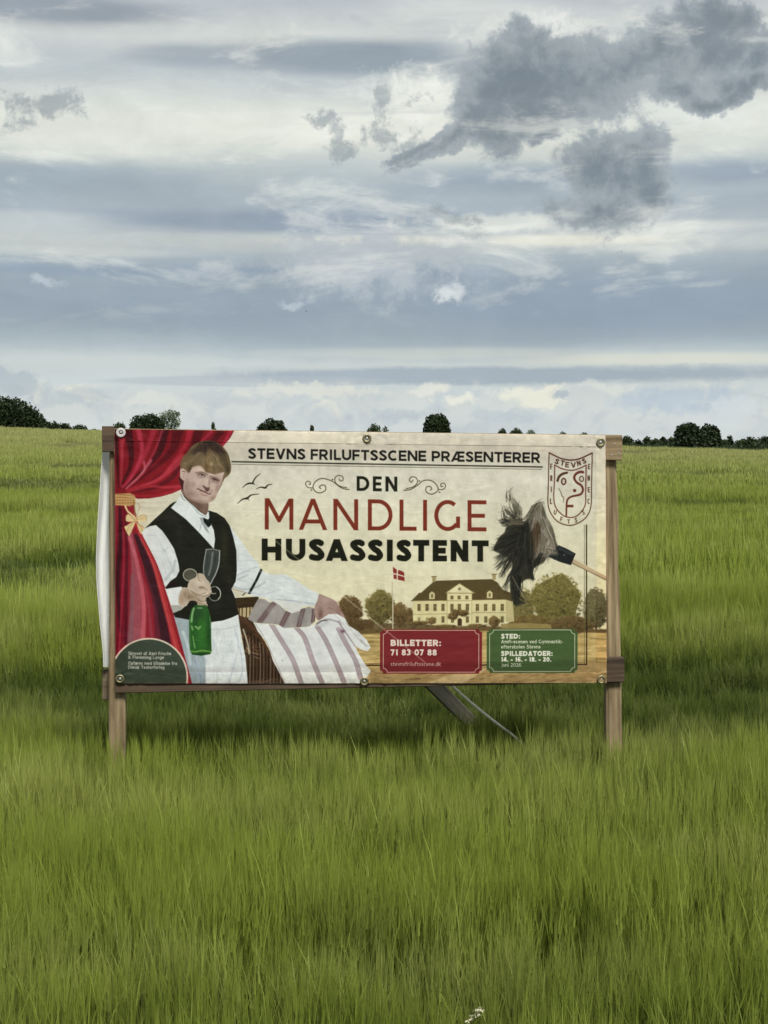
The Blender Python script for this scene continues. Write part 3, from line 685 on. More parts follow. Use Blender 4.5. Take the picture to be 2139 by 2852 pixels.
    for cx0,cy0,rx,ry in ((800,560,14,9),(870,520,16,7),(905,530,14,8),(830,520,14,8),(1215,612,16,15),(590,606,9,9),(1040,655,26,4),(450,625,30,4),(720,660,30,3)):
        p = z([(cx0,cy0)])[0]
        foliage(p[0],p[1],rx,ry,(76,60,34),(116,94,56),(146,122,78),60,False)
    # flag on its pole
    stroke([(1094.6,1577),(1094.6,1750)],2.6,(236,226,200),smooth=False); stroke([(1092.6,1620),(1092.6,1750)],1.2,(120,100,66),.6,smooth=False)
    poly(z([(196,60),(222,80),(245,92),(280,100),(310,118),(315,206),(270,196),(205,180)]),(142,52,46))
    stroke(z([(242,84),(240,190)]),3.2,(238,226,206),smooth=False); stroke(z([(200,130),(250,140),(312,158)]),3.2,(238,226,206))
    # double rule round the design
    stroke([(645,1285.3),(1512,1300)],3.6,(36,38,22),smooth=False,butt=True); stroke([(645,1292.3),(1509,1306.5)],1.5,(92,92,70),smooth=False)
    stroke([(1634,1461),(1634,1850)],3.4,(50,44,22),smooth=False); stroke([(1628,1461),(1628,1850)],1.4,(110,100,70),smooth=False)
    stroke([(1015,1853),(1360,1852),(1634,1850)],3.4,(62,44,24),smooth=False); stroke([(1015,1847),(1628,1844)],1.3,(110,90,56),.8,smooth=False)
    # titles
    ink = (22,24,10); red = (126,50,32)
    bl1 = lambda x: 1277.2+(x-692)*11.3/812
    text('STEVNS',692,851,bl1(692),bl1(851),29.5,.205,(18,18,14),gap=.10)
    text('FRILUFTSSCENE',866,1187.5,bl1(866),bl1(1187),29,.205,(18,18,14),gap=.10)
    text('PRÆSENTERER',1203,1504.5,bl1(1203),bl1(1504),28.5,.205,(18,18,14),gap=.10)
    bl = lambda x: 1366+(x-994)*2.2/113
    letters([('D',994,1029),('E',1039,1063.5),('N',1074,1107)],bl,41,41.5,(994,1107),.20,ink)
    bl = lambda x: 1473+(x-738)*5.4/617
    sp = [('M',738,817.5),('A',833,911.5),('N',929,998),('D',1025,1093.5),('L',1113,1160.5),('I',1178,1190.5),('G',1210,1281.5),('E',1302.5,1355)]
    letters(sp,bl,86.5,86,(738,1355),.128,red)
    bl = lambda x: 1559.3+(x-729)*3.4/632
    sp = [('H',729.5,784),('U',797,851),('S',861,904.5),('A',908,969),('S',975.5,1018.5),('S',1025.5,1067.5),('I',1078,1094),('S',1105,1146),('T',1151,1196),('E',1205.5,1245),('N',1255.5,1304.5),('T',1314,1361)]
    letters(sp,bl,61,59,(729,1361),.272,ink)
    # flourishes and birds
    fl = (84,76,48)
    z = Z(660,1220,3.77)
    stroke(z([(1180,537),(1130,530),(1080,508),(1000,450),(900,421),(830,450),(800,510),(830,560),(880,570),(930,545),(930,500),(895,490),(868,510),(882,528)]),2.6,fl)
    stroke(z([(800,520),(750,515),(722,480),(740,450),(772,460),(770,485),(756,480)]),2.4,fl); stroke(z([(1155,518),(1080,500),(1035,460),(1032,415),(1065,390),(1110,402),(1115,440),(1085,446),(1075,425)]),2.4,fl)
    for p in z([(1005,433),(783,542)]): stroke([p,(p[0]+.5,p[1])],4.2,fl,smooth=False)
    for q,w0,wm,w1 in (([(58,520),(105,480),(160,470),(186,482)],1,4.6,2),([(163,474),(195,415),(248,370)],4,3,1.4),([(205,530),(250,512),(300,518),(325,492),(372,480)],1,5,1.2),([(5,685),(60,638),(110,628),(150,595),(235,582)],1,5.4,1.2),([(104,622),(130,650)],4,2,1)):
        stroke(z(q),w0,(34,36,16),wm=wm,w2=w1)
    z = Z(1080,1220,3.607)
    stroke(z([(162,522),(230,512),(300,470),(360,425),(440,425),(500,480),(500,530),(440,560),(388,535),(390,490),(430,485),(442,508),(428,518)]),2.6,fl)
    stroke(z([(510,515),(560,510),(582,480),(565,450),(535,460),(538,485),(555,480)]),2.4,fl); stroke(z([(185,505),(260,485),(300,440),(285,395),(240,388),(218,418),(238,440),(256,420)]),2.4,fl)
    for p in z([(318,428),(520,540)]): stroke([p,(p[0]+.5,p[1])],4.2,fl,smooth=False)
    emblem(); duster(); curtain(); waiter()
    for ax in (0,1):                      # the photographic part of the print is a touch soft
        CV[:] = .5*CV+.25*(np.roll(CV,1,ax)+np.roll(CV,-1,ax))
    gr = vnoise(TW,TH,3,3,31,2)-.5; gr2 = vnoise(TW,TH,16,22,33,4)-.5; lum = CV.mean(2)
    CV[:] = np.clip(CV+((gr*.035+gr2*.10*np.clip(lum*1.4,.25,1)))[...,None],0,1)
    boxes()
    # light of the rope behind, painted as a pale line; dust along the hems
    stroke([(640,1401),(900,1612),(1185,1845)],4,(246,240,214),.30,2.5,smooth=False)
    n3 = vnoise(TW,TH,40,30,21)-.5; CV[:] = np.clip(CV*(1+(n3*.07)[...,None]),0,1)
    e = vnoise(TW,TH,9,9,23); edge = np.clip(1-(TH-(np.arange(TH)+.5))/26,0,1)[:,None]*np.clip(e*1.6-.3,0,1)
    CV[:] = CV*(1-edge[...,None]*.30)+np.array([.42,.38,.28])*edge[...,None]*.30
def emblem():
    z = Z(1500,1240,7.54); c = (104,52,38); d = (84,50,30)
    stroke(z([(225,155),(330,210),(450,265),(580,300),(700,308),(820,292),(950,245),(1130,160)]),3.6,(84,38,26)); 
    stroke(z([(225,155),(215,500),(205,900),(198,1200),(250,1400),(400,1590),(640,1675),(850,1620),(1020,1480),(1105,1250),(1115,800),(1130,160)]),2.8,d)
    stroke(z([(340,410),(500,490),(700,522),(870,480),(1000,412)]),3,c); stroke(z([(342,410),(338,700),(322,1100),(365,1300),(500,1450),(640,1507),(800,1480),(930,1350),(990,1200),(990,930),(1000,412)]),2.9,c)
    for i in range(16): p = z([(1018,450+i*33)])[0]; blob(p[0],p[1],1.1,1.1,c,.8)
    def gl(ch,x,y,cap,w,ang,wt,col=c):
        ca,sa = np.cos(np.radians(ang)),np.sin(np.radians(ang)); o = z([(x,y)])[0]; cap = cap/7.54
        glyph(ch,o,(ca*cap,sa*cap),(sa*cap,-ca*cap),w/7.54/cap,wt/2,col)
    k = (74,36,24)
    gl('S',330,368,108,84,26,.22,k); gl('T',452,412,110,84,14,.22,k); gl('E',560,456,112,78,6,.20,k); gl('V',682,470,112,112,-4,.22,k); gl('N',822,432,104,78,-14,.22,k); gl('S',942,392,106,78,-22,.22,k)
    for ch,x,y in (('F',248,500),('R',248,745),('I',246,980),('L',240,1228)): gl(ch,x,y,118,48,0,.17,d)
    for ch,x,y in (('E',1040,500),('N',1032,740),('E',1036,985),('C',1030,1228)): gl(ch,x,y,112,50,0,.16,d)
    gl('U',316,1445,96,58,8,.17,d); gl('F',452,1582,92,46,10,.17,d); gl('T',606,1640,92,62,0,.17,d); gl('S',766,1618,98,54,-4,.17,d); gl('S',932,1456,98,50,-14,.17,d)
    r = (110,54,42)
    stroke(z([(598,572),(500,600),(430,662),(402,740)]),6.6,(84,54,32)); 
    el = lambda cx,cy,rx,ry: [(cx+rx*np.cos(t),cy+ry*np.sin(t)) for t in np.linspace(0,6.4,22)]
    stroke(z(el(530,755,42,62)),4.2,(92,50,38)); stroke(z(el(905,700,42,54)),2.8,(84,54,34))
    for p in z([(530,755),(905,700)]): blob(p[0],p[1],1.6,1.8,(190,140,128),.8)
    stroke(z([(935,562),(870,556),(785,600),(752,680),(800,770),(900,840),(935,930),(895,1015),(800,1048),(700,1070),(615,1130),(592,1250),(585,1480)]),7.4,r,w2=4.6)
    stroke(z([(600,1270),(735,1268)]),7,r,smooth=False,butt=True); d0 = z([(758,945)])[0]; stroke([d0,(d0[0]+.6,d0[1])],9,r,smooth=False)
    stroke(z([(425,895),(470,980),(500,1060),(532,1105),(522,1190)]),1.4,(96,80,50),wm=2.6)
def duster():
    z = Z(1340,1340,4.608)
    stick = z([(1170,985),(1610,1215),(1610,1262),(1150,1040)])
    poly(stick,(206,184,150),1,1.5); stroke(z([(1180,985),(1612,1214)]),2,(236,222,194),.8,smooth=False); stroke(z([(1165,1045),(1612,1266)]),2.4,(110,88,60),.8,smooth=False)
    body = z([(560,505),(640,400),(680,300),(740,265),(790,300),(850,470),(920,600),(960,760),(985,830),(960,900),(870,960),(790,1040),(690,1100),(665,1180),(680,1265),(610,1245),(520,1300),(510,1400),(485,1500),(560,1560),(440,1585),(395,1500),(372,1380),(375,1200),(400,1040),(330,960),(190,900),(160,860),(230,720),(300,650),(350,560)])
    bm = poly_mask(body,5,True); put(bm[0],bm[1],(58,56,46)); cl = full(bm)
    P = lambda x,y: z([(x,y)])[0]
    dk = [(28,28,24),(44,44,36),(64,62,50),(18,20,18)]; gr = [(150,142,128),(120,112,98),(182,174,160),(96,88,76)]
    for x,y,rx,ry,c in ((430,850,50,60,(30,32,28)),(560,950,40,60,(34,38,36)),(850,640,34,60,(150,140,128)),(900,800,22,24,(164,154,142)),(740,900,20,50,(140,130,118)),(700,640,24,30,(74,54,34)),(450,1350,22,60,(30,30,28))):
        p = P(x,y); blob(p[0],p[1],rx/1.6,ry/1.6,c,.8,clip=cl)
    H = [ # base, tip, n, dark?
     ((620,560),(350,620),34,dk),((560,640),(230,740),40,dk),((520,720),(160,860),44,dk),((480,800),(200,1000),40,dk),((440,880),(190,1110),26,dk),((430,930),(250,1220),30,dk),
     ((560,620),(480,1000),46,dk),((620,650),(600,1230),60,dk),((520,900),(420,1500),60,dk),((460,1100),(290,1390),22,dk),((470,1200),(440,1580),40,dk),((470,1400),(600,1560),10,dk),((600,1000),(660,1250),40,dk),
     ((700,420),(660,620),30,gr),((740,300),(780,640),36,gr),((700,320),(560,500),30,[(110,104,90),(66,62,48),(140,132,116)]),((800,480),(900,700),40,gr),((830,600),(940,860),50,gr),((860,760),(800,960),34,gr),((780,700),(720,1000),34,gr),((720,560),(690,900),30,[(84,66,46),(58,48,34),(120,104,84)]),((900,840),(840,1000),24,gr),((760,950),(680,1100),26,dk),
     ((520,520),(300,500),30,[(96,90,74),(62,60,46),(130,122,104)]),((500,500),(250,540),24,[(96,90,74),(62,60,46)]),((480,460),(440,270),16,dk),((460,440),(375,190),16,[(70,68,52),(98,96,78)]),((375,250),(375,75),7,[(70,68,52),(110,108,90)]),((430,460),(300,340),14,dk),((330,480),(270,350),10,[(84,82,66),(60,58,44)]),((350,520),(240,500),14,dk),((490,450),(520,350),8,[(140,136,116)]),((720,290),(800,262),8,gr)]
    for b0,t0,n,c in H:
        b1 = P(*b0); t1 = P(*t0); hairs(b1,t1,n,2.2,c,(5,5.5),.75,curve=3)
    stroke(z([(400,1210),(450,1310),(520,1430),(580,1540)]),1.6,(160,150,130),.8)
    poly(z([(930,900),(995,815),(1100,860),(1212,922),(1150,1072),(1010,1030),(860,962)]),(30,34,36),1,1.5)
    poly(z([(1000,840),(1190,925),(1180,950),(985,870)]),(74,82,86),.55,4); p = P(1068,940); blob(p[0],p[1],1.6,1.6,(190,196,196))
    stroke(z([(1212,925),(1150,1070)]),1.6,(12,14,14)); hairs(P(880,860),P(975,930),26,2,gr,(5,4),.7)
def curtain():
    z1 = Z(260,1160,2.37); z2 = Z(260,1540,2.37); z3 = Z(300,1380,4.608)
    up = [(310,1180),(655,1185),(652,1200),(642,1219),(619,1246),(600,1290),(560,1330),(530,1352),(507,1361),(480,1373),(450,1381.5),(415,1387),(382,1388),(355,1373),(345,1405),(310,1405)]
    bm = poly_mask(up,1.2); put(bm[0],bm[1],(138,20,34)); cl = full(bm)
    S = lambda pts,w,c,a=.8,w2=None,wm=None,soft=5,cl=cl: stroke(pts,w,c,a,soft,True,cl,w2=w2,wm=wm)
    for q,w,c in (([(470,90),(420,260),(200,470)],26,(66,6,18)),([(230,90),(250,300),(180,460)],22,(64,6,18)),([(560,90),(500,250),(230,470)],30,(92,8,22)),([(700,90),(620,260),(300,480)],26,(84,8,22)),([(150,90),(160,300),(165,460)],12,(60,6,14)),([(840,100),(760,200),(640,300)],20,(84,8,20)),([(560,330),(520,400),(400,470),(240,500)],16,(90,14,26))):
        S(z1(q),w,c,.85,w2=3)
    for q,w,c in (([(300,90),(320,240),(250,400),(190,465)],14,(206,66,92)),([(400,90),(345,240),(250,400),(195,470)],15,(190,52,78)),([(190,150),(188,300),(182,460)],12,(196,66,84)),([(640,90),(600,200),(440,400),(220,480)],17,(196,46,70)),([(455,90),(420,190),(350,330)],6,(200,70,96)),([(780,100),(700,180),(640,230)],9,(190,50,82)),([(905,100),(860,180),(800,240)],11,(206,54,84)),([(590,270),(520,340),(420,420),(225,490)],20,(200,64,78)),([(575,460),(470,465),(360,460),(230,500)],9,(196,62,74)),([(560,480),(440,515),(330,522),(240,508)],8,(176,44,58)),([(380,290),(300,400),(215,475)],8,(214,104,122)),([(335,300),(330,360),(220,470)],6,(220,120,136))):
        S(z1(q),w,c,.72,w2=3,soft=6)
    lo = [(310,1400),(372,1400),(387,1464),(399,1493),(429,1552),(446,1582),(467,1645),(484,1709),(503,1780),(522,1852),(538,1905),(541,1920),(310,1920)]
    bm = poly_mask(lo,1.2); put(bm[0],bm[1],(150,34,50)); cl = full(bm)
    S = lambda q,w,c,a=.85,w2=None,wm=None,soft=5: stroke(q,w,c,a,soft,True,cl,w2=w2,wm=wm)
    S([(345,1405),(338,1500),(330,1700),(322,1830)],22,(120,12,34),w2=34)
    S([(333,1412),(336,1500),(328,1620),(336,1760)],6,(56,10,24),wm=12,w2=7)
    S([(352,1440),(354,1520),(352,1640),(350,1790)],5,(88,12,34),w2=10)
    S([(342,1470),(345,1560),(338,1700),(332,1820)],4,(206,64,92),.6,w2=6)
    S([(362,1478),(374,1560),(380,1680),(374,1800)],10,(168,92,104),w2=34)
    S([(360,1495),(384,1575),(400,1680),(398,1780)],9,(212,108,122),w2=13)
    S([(368,1600),(366,1700),(362,1790)],8,(140,100,110),.7,w2=16)
    S([(378,1490),(392,1520),(420,1600),(446,1690),(462,1790)],10,(46,24,34),wm=24,w2=26)
    S([(404,1590),(430,1680),(440,1790)],6,(92,34,50),.8,w2=14); S([(386,1580),(410,1660),(424,1790)],4,(160,70,86),.7,w2=8)
    S([(376,1450),(397,1492),(428,1560),(450,1640),(474,1730),(500,1830),(520,1910)],14,(188,56,60),.95,wm=17,w2=20)
    S([(384,1462),(412,1520),(444,1590),(478,1715),(530,1905)],3,(128,24,34),.8,soft=2); S([(392,1500),(430,1580),(462,1700),(498,1830)],3,(222,104,104),.7)
    # gold cord and bow
    poly(z1([(143,508),(240,503),(275,520),(280,575),(240,590),(145,582)]),(206,168,112),1,1.5)
    for i in range(8): stroke(z1([(146+i*0,512+i*9.5),(200,514+i*9),(272,524+i*7)]),1.4,[(150,110,62),(236,206,152)][i%2],.8)
    for i in range(7): stroke(z1([(158+i*18,508),(156+i*18,582)]),1.2,(160,120,70),.45)
    cr = (238,216,166); dk = (160,126,78)
    stroke(z3([(330,60),(345,160),(352,300)]),3,dk); stroke(z3([(380,90),(410,130),(390,210),(362,290)]),2.6,(206,186,146))
    stroke(z3([(225,130),(260,200),(330,260),(360,310)]),5,cr); 
    for q in ([(360,310),(270,235),(235,260),(235,320),(300,330)],[(360,310),(420,250),(490,250),(495,320),(430,330)],[(355,320),(240,380),(215,400),(260,500),(290,490)],[(365,330),(400,360),(470,410),(490,470),(420,480)]):
        poly(z3(q),cr,1,1.5,True); stroke(z3(q[:4]),1.3,dk,.8)
    blob(*z3([(358,312)])[0],5,6,(224,196,140))
    for q in ([(350,320),(270,400),(250,460)],[(370,340),(430,400),(450,450)],[(350,305),(290,280)],[(370,305),(450,290)]): stroke(z3(q),1.2,dk,.7)
    # dark green half-round note
    ci = [(415+107*np.cos(t),1886+108*np.sin(t)) for t in np.linspace(0,6.283,60)[:-1]]
    poly(ci,(62,78,64),.97); stroke(ci+ci[:1],4.4,(240,222,204),smooth=False)
    w = (232,232,220)
    text('Skrevet af Axel Frische',357,477,1823.5,1824.2,9.2,.17,w,.95,.10,1.2); text('& Flemming Lynge',357,457,1834.5,1835,9.2,.17,w,.95,.10,1.2)
    text('Opføres med tilladelse fra',357,493,1851,1852,9.2,.17,w,.95,.10,1.2); text('Dansk Teaterforlag',357,458,1862.5,1863,9.2,.17,w,.95,.10,1.2)
def waiter():
    zf = Z(480,1220,8.295); z1 = Z(300,1380,4.608); z3 = Z(480,1500,4.608); z4 = Z(660,1540,4.147)
    wh = (236,242,244); sh = (186,194,202)
    # basket
    bk = [(655,1664),(722,1660),(712,1690),(706,1733),(741,1793),(783,1869),(796,1906),(686,1906),(684,1830),(668,1740),(660,1712)]
    bm = poly_mask(bk,1.2); put(bm[0],bm[1],(66,48,32)); cb = full(bm)
    poly(z3([(845,890),(1040,870),(1010,1000),(960,1010),(860,985)]),(214,196,150),.9,clip=cb)
    for x in (862,900,955,1000,1035): stroke(z3([(x,850),(x-4,1010)]),2.6,(50,34,20),smooth=False,clip=cb)
    poly(z3([(806,762),(990,725),(1105,742),(1060,850),(840,872)]),(50,38,20),1,1.5,clip=cb)
    for i in range(5): stroke(z3([(820,780+i*18),(940,752+i*18),(1090,755+i*18)]),1.4,(88,68,40),.7,clip=cb)
    for i in range(13):
        x = 676+i*9.5; c = [(128,104,84),(94,72,54),(150,128,108)][i%3]
        stroke([(x,1770+i*4),(x+3,1835),(x+1,1906)],3.2,c,.75,1.5,clip=cb); stroke([(x+4.5,1760),(x+6,1906)],2.6,(30,20,16),.8,1.5,clip=cb)
    for i in range(40):
        x = 668+prs.rand()*90; y = 1715+prs.rand()*130
        stroke([(x,y),(x+6+prs.rand()*14,y+4+prs.rand()*10)],1.5+prs.rand()*2.5,[(118,84,54),(164,138,106),(42,28,20),(88,60,40)][prs.randint(4)],.75,1.5,clip=cb)
    stroke([(664,1716),(690,1736),(716,1760),(742,1800),(770,1850)],11,(86,58,40),.85,3,clip=cb)
    stroke([(678,1752),(690,1790),(694,1820)],4,(226,214,190),.8,clip=cb)
    for i in range(10): stroke([(690+i*4,1906),(704+i*9,1886+prs.rand()*12)],1.5,(140,112,92),.6,clip=cb)
    # grey inside of the striped cloth
    cl0 = z4([(250,520),(330,530),(380,570),(420,555),(500,600),(560,660),(640,690),(680,660),(750,640),(830,615),(905,640),(905,780),(840,845),(540,862),(480,822),(200,800),(130,760),(180,640)])
    bm = poly_mask(cl0,1.2); put(bm[0],bm[1],(166,160,158)); c0 = full(bm)
    poly(z4([(330,540),(430,560),(500,600),(570,650),(640,690),(740,660),(760,610),(900,600),(880,560),(400,500)]),(232,234,234),.95,2)
    for a,b,w in (((435,565),(262,795),17),((600,665),(510,842),16),((765,650),(712,850),14),((893,645),(878,790),11)):
        stroke(z4([a,b]),w,(128,108,110),.8,2,clip=c0)
        stroke(z4([(a[0]-14,a[1]),(b[0]-14,b[1])]),2.4,(92,64,64),.8,clip=c0); stroke(z4([(a[0]+16,a[1]),(b[0]+16,b[1])]),2.4,(92,64,64),.8,clip=c0)
    blob(762,1700,16,18,(190,186,184),.6,clip=c0); blob(838,1722,12,16,(140,134,134),.6,clip=c0)
    # forearm and hand resting on the cloth
    hp = z4([(930,480),(1060,508),(1150,560),(1200,650),(1245,740),(1180,760),(1060,760),(960,780),(900,700)])
    bm = poly_mask(hp,1.2,True); put(bm[0],bm[1],(178,150,142)); ch = full(bm)
    blob(905,1672,16,10,(196,170,162),.7,clip=ch); blob(893,1710,8,20,(112,84,80),.8,clip=ch); blob(945,1700,8,18,(150,118,108),.7,clip=ch); stroke([(915,1690),(935,1700),(950,1716)],1.6,(124,94,88),.6,clip=ch)
    # outer white cloth
    oc = z4([(200,802),(300,812),(480,830),(545,862),(780,856),(890,828),(950,775),(1060,702),(1160,698),(1250,750),(1290,830),(1400,900),(1500,1000),(1548,1090),(1510,1130),(1440,1115),(1375,1075),(1390,1130),(1480,1280),(1548,1362),(1510,1432),(1445,1440),(1418,1535),(566,1535),(500,1400),(420,1250),(380,1120),(320,1000),(240,900)])
    bm = poly_mask(oc,1.2); put(bm[0],bm[1],(240,243,242)); co = full(bm)
    for x,y,rx,ry,c,a in ((800,1790,14,60,(222,226,228),.6),(880,1800,14,60,(224,226,230),.6),(950,1780,18,40,(218,220,226),.7),(905,1735,20,8,(196,198,204),.7),(1000,1770,10,20,(212,214,216),.7)): blob(x,y,rx,ry,c,a,-25,clip=co)
    for q in ([(400,820),(510,1000),(650,1240),(755,1535)],[(690,860),(785,980),(880,1250),(1000,1535)],[(930,850),(1025,1000),(1140,1250),(1255,1535)],[(1175,870),(1265,1050),(1375,1250),(1430,1450)]):
        stroke(z4(q),13,(196,182,188),.75,2,clip=co)
        for o in (-26,-9,9,26): stroke(z4([(x+o,y) for x,y in q]),1.7,(150,128,134),.85,clip=co)
    stroke(z4([(215,810),(330,1000),(440,1240),(560,1500)]),1.5,(150,132,136),.7,clip=co)
    stroke(z4([(920,820),(1000,770),(1080,765),(1170,790)]),5,(168,164,170),.8,3,clip=co); stroke(z4([(930,810),(980,780),(1040,775)]),3.4,(100,84,82),.8,2,clip=co)
    stroke(z4([(1180,790),(1220,860),(1290,960),(1370,1080)]),6,(150,130,140),.7,3,clip=co,w2=3); blob(*z4([(1225,900)])[0],7,5,(104,68,88),.9,clip=co)
    stroke(z4([(1260,800),(1380,960),(1490,1080)]),2.2,(190,190,190),.7,clip=co); stroke(z4([(1430,1000),(1500,1070)]),4,(150,150,146),.6,3,clip=co)
    stroke(z4([(1120,700),(1200,780),(1300,900)]),3,(206,208,212),.7,clip=co); p = z4([(525,1238)])[0]; blob(p[0],p[1],2.4,2,(140,140,150),.8)
    # apron
    ap = [(484,1712),(528,1724),(586,1731),(621,1726),(664,1710),(668,1740),(673,1780),(684,1830),(691,1906),(536,1906),(522,1852),(503,1780)]
    bm = poly_mask(ap,1.2); put(bm[0],bm[1],(236,242,244)); ca = full(bm)
    poly([(484,1712),(560,1726),(560,1800),(573,1840),(573,1906),(520,1906)],(160,176,184),.9,5,clip=ca)
    for q,w,c in (([(510,1760),(524,1800),(530,1850)],8,(206,222,228)),([(590,1752),(630,1750),(660,1742)],3,(206,212,218)),([(592,1790),(640,1786)],2,(214,220,226)),([(655,1750),(664,1800),(650,1860),(636,1906)],4,(204,212,222)),([(668,1800),(676,1860),(664,1906)],3,(196,206,220)),([(586,1734),(624,1730),(662,1716)],2.4,(250,252,252)),([(600,1820),(650,1812)],2,(214,220,226)),([(545,1840),(556,1870),(560,1906)],4,(136,156,186))):
        stroke(q,w,c,.8,3,clip=ca)
    for i in range(60):
        x = 545+prs.rand()*135; y = 1740+prs.rand()*120; stroke([(x,y),(x+prs.randn()*5,y+18),(x+prs.randn()*7,y+30+prs.rand()*30)],1+prs.rand()*3,[(208,216,224),(250,252,253),(196,206,216)][prs.randint(3)],.35,4,clip=ca)
    # arms
    la = [(434,1461),(408,1468),(396,1482),(404,1503),(430,1552),(450,1603),(461,1634),(475,1617),(494,1606),(501,1588),(499,1571),(485,1527),(470,1500),(452,1476)]
    bm = poly_mask(la,1.2,True); put(bm[0],bm[1],wh); c = cla = full(bm)
    for q,w,cc in (([(488,1560),(482,1585),(462,1612)],7,sh),([(440,1500),(462,1540),(478,1580)],4,(212,218,226)),([(452,1528),(462,1532),(468,1524)],2,(176,184,194)),([(410,1490),(436,1490)],3,(206,214,222))): stroke(q,w,cc,.7,5,clip=c)
    ra = [(622,1438),(640,1462),(654,1482),(671,1504),(697,1543),(719,1565),(727,1586),(732,1590),(761,1599),(795,1598),(829,1617),(860,1639),(889,1652),(884,1672),(875,1688),(829,1680),(768,1668),(720,1661),(690,1655),(656,1664),(644,1640),(655,1618),(658,1587),(652,1500)]
    bm = poly_mask(ra,1.2); put(bm[0],bm[1],(232,239,242)); c = cra = full(bm)
    poly(z3([(760,620),(990,700),(820,752)]),(224,214,184),.9,3,clip=c)
    for q,w,cc,a in (([(660,1600),(690,1588),(712,1578)],5,(196,202,212),.7),([(664,1612),(690,1600)],4,(180,188,198),.7),([(650,1632),(680,1640),(712,1634),(740,1620)],3.5,(170,174,178),.8),([(700,1650),(740,1652),(780,1640)],4,(200,208,216),.7),([(762,1668),(820,1672),(872,1680)],3.4,(168,176,184),.8),([(800,1650),(840,1655),(870,1664)],3,(206,216,222),.7),([(663,1520),(664,1560)],2,(196,200,206),.7),([(740,1610),(720,1640)],3,(200,212,214),.7),([(840,1640),(866,1660)],8,(222,228,232),.8),([(648,1638),(700,1652)],2,(120,104,84),.6)): stroke(q,w,cc,a,4,clip=c)
    stroke([(727.5,1586),(716,1612),(695,1650)],7,(22,30,26),smooth=False); stroke([(684,1649),(676,1657)],2.2,(30,34,28))
    fa = [(459,1636),(480,1636),(507,1630),(503,1655),(500,1680),(526,1678),(500,1700),(484,1710),(478,1692),(470,1668)]
    poly(fa,(240,244,246),1,1.3); poly([(474,1684),(500,1684),(524,1678),(500,1700),(484,1709)],(176,176,168),.9,2)
    for i in range(70):
        x = 400+prs.rand()*100; y = 1470+prs.rand()*150; stroke([(x,y),(x+5+prs.randn()*4,y+10+prs.rand()*16),(x+12+prs.randn()*6,y+22+prs.rand()*24)],1+prs.rand()*2.5,[(208,216,226),(250,252,252),(190,200,212)][prs.randint(3)],.35,4,clip=cla)
    for i in range(130):
        x = 650+prs.rand()*220; y = 1510+prs.rand()*170; stroke([(x,y),(x+14+prs.rand()*16,y+4+prs.randn()*6),(x+28+prs.rand()*24,y+10+prs.randn()*8)],1+prs.rand()*2.6,[(206,216,222),(250,252,252),(188,200,208),(214,222,222)][prs.randint(4)],.35,4,clip=cra)
    # waistcoat
    ve = [(492,1395),(483,1398),(473.6,1404),(452,1425.6),(428,1447),(404,1470),(418,1464),(434.5,1461),(452,1477),(469,1501),(485,1527),(494,1555),(498,1571),(500,1588),(491,1606),(476,1616),(461,1634),(462,1639),(505,1632),(530,1650),(525,1679),(505,1697),(482,1707),(488,1718),(528,1725),(586,1732),(621,1727),(645,1719),(664,1710),(660,1690),(655.8,1665),(645,1639),(657,1617),(660,1587),(659,1532),(649,1490),(640,1462),(625.5,1441),(604,1427),(584,1421),(560,1420),(500,1420)]
    bm = poly_mask(ve,1.2); put(bm[0],bm[1],(26,28,20)); c = full(bm)
    for x,y,rx,ry,cc,a in ((470,1440,30,14,(44,40,32),.7),(500,1500,10,50,(40,42,32),.6),(625,1520,12,70,(50,48,36),.8),(640,1620,10,50,(44,42,32),.7),(540,1560,30,30,(34,36,26),.6),(600,1690,30,16,(40,40,30),.6),(480,1625,14,6,(40,16,30),.8)): blob(x,y,rx,ry,cc,a,clip=c)
    stroke([(510,1692),(560,1712),(640,1700)],2,(44,42,34),.6,3,clip=c)
    # shirt front
    poly([(508,1372),(497,1390),(476,1413),(517,1444),(556,1483),(596,1527),(599.5,1501),(596,1475),(584,1448),(582,1424),(560,1420),(530,1400)],(236,243,245),1,1.2)
    poly([(556,1440),(566,1440),(583,1485),(572,1474),(562,1456)],(150,158,164),.8,2.5); stroke([(522,1388),(540,1412),(556,1430),(575,1437)],3,(166,184,188),.8,2); stroke([(562,1452),(556,1476)],1.4,(170,178,184),.8)
    stroke([(555,1483),(560,1466),(566,1446)],1.4,(196,204,208),.8)
    poly([(566,1440),(573,1443),(580,1446),(588,1434),(588,1462),(580,1468),(574,1460),(568,1452)],(20,24,22),1,1.2); blob(579,1449,3,3,(52,56,54),.8)
    # neck
    nk = zf([(235,1160),(250,1310),(340,1430),(500,1560),(620,1680),(760,1765),(800,1740),(832,1640),(830,1480),(700,1300)])
    bm = poly_mask(nk,1.2,True); put(bm[0],bm[1],(134,106,92)); c = full(bm)
    blob(*zf([(640,1580)])[0],30,10,(96,74,64),.7,30,clip=c); stroke(zf([(260,1320),(420,1480),(620,1660),(760,1750)]),2,(66,60,60),.8,2,clip=c); blob(*zf([(740,1640)])[0],8,10,(140,112,98),.6,clip=c)
    stroke(zf([(200,1290),(240,1390),(300,1440)]),2,(120,124,120),.8)
    # shaded side below the ear, ear
    poly(zf([(150,925),(190,880),(290,960),(280,1120),(262,1210),(215,1150)]),(70,34,34),1,2,True)
    poly(zf([(195,690),(250,690),(320,760),(330,900),(290,985),(240,960),(185,900),(180,800)]),(206,180,170),1,1.5,True)
    stroke(zf([(235,760),(290,770),(320,790)]),2.4,(110,84,78),.9); stroke(zf([(270,820),(262,900)]),2,(150,124,118),.7)
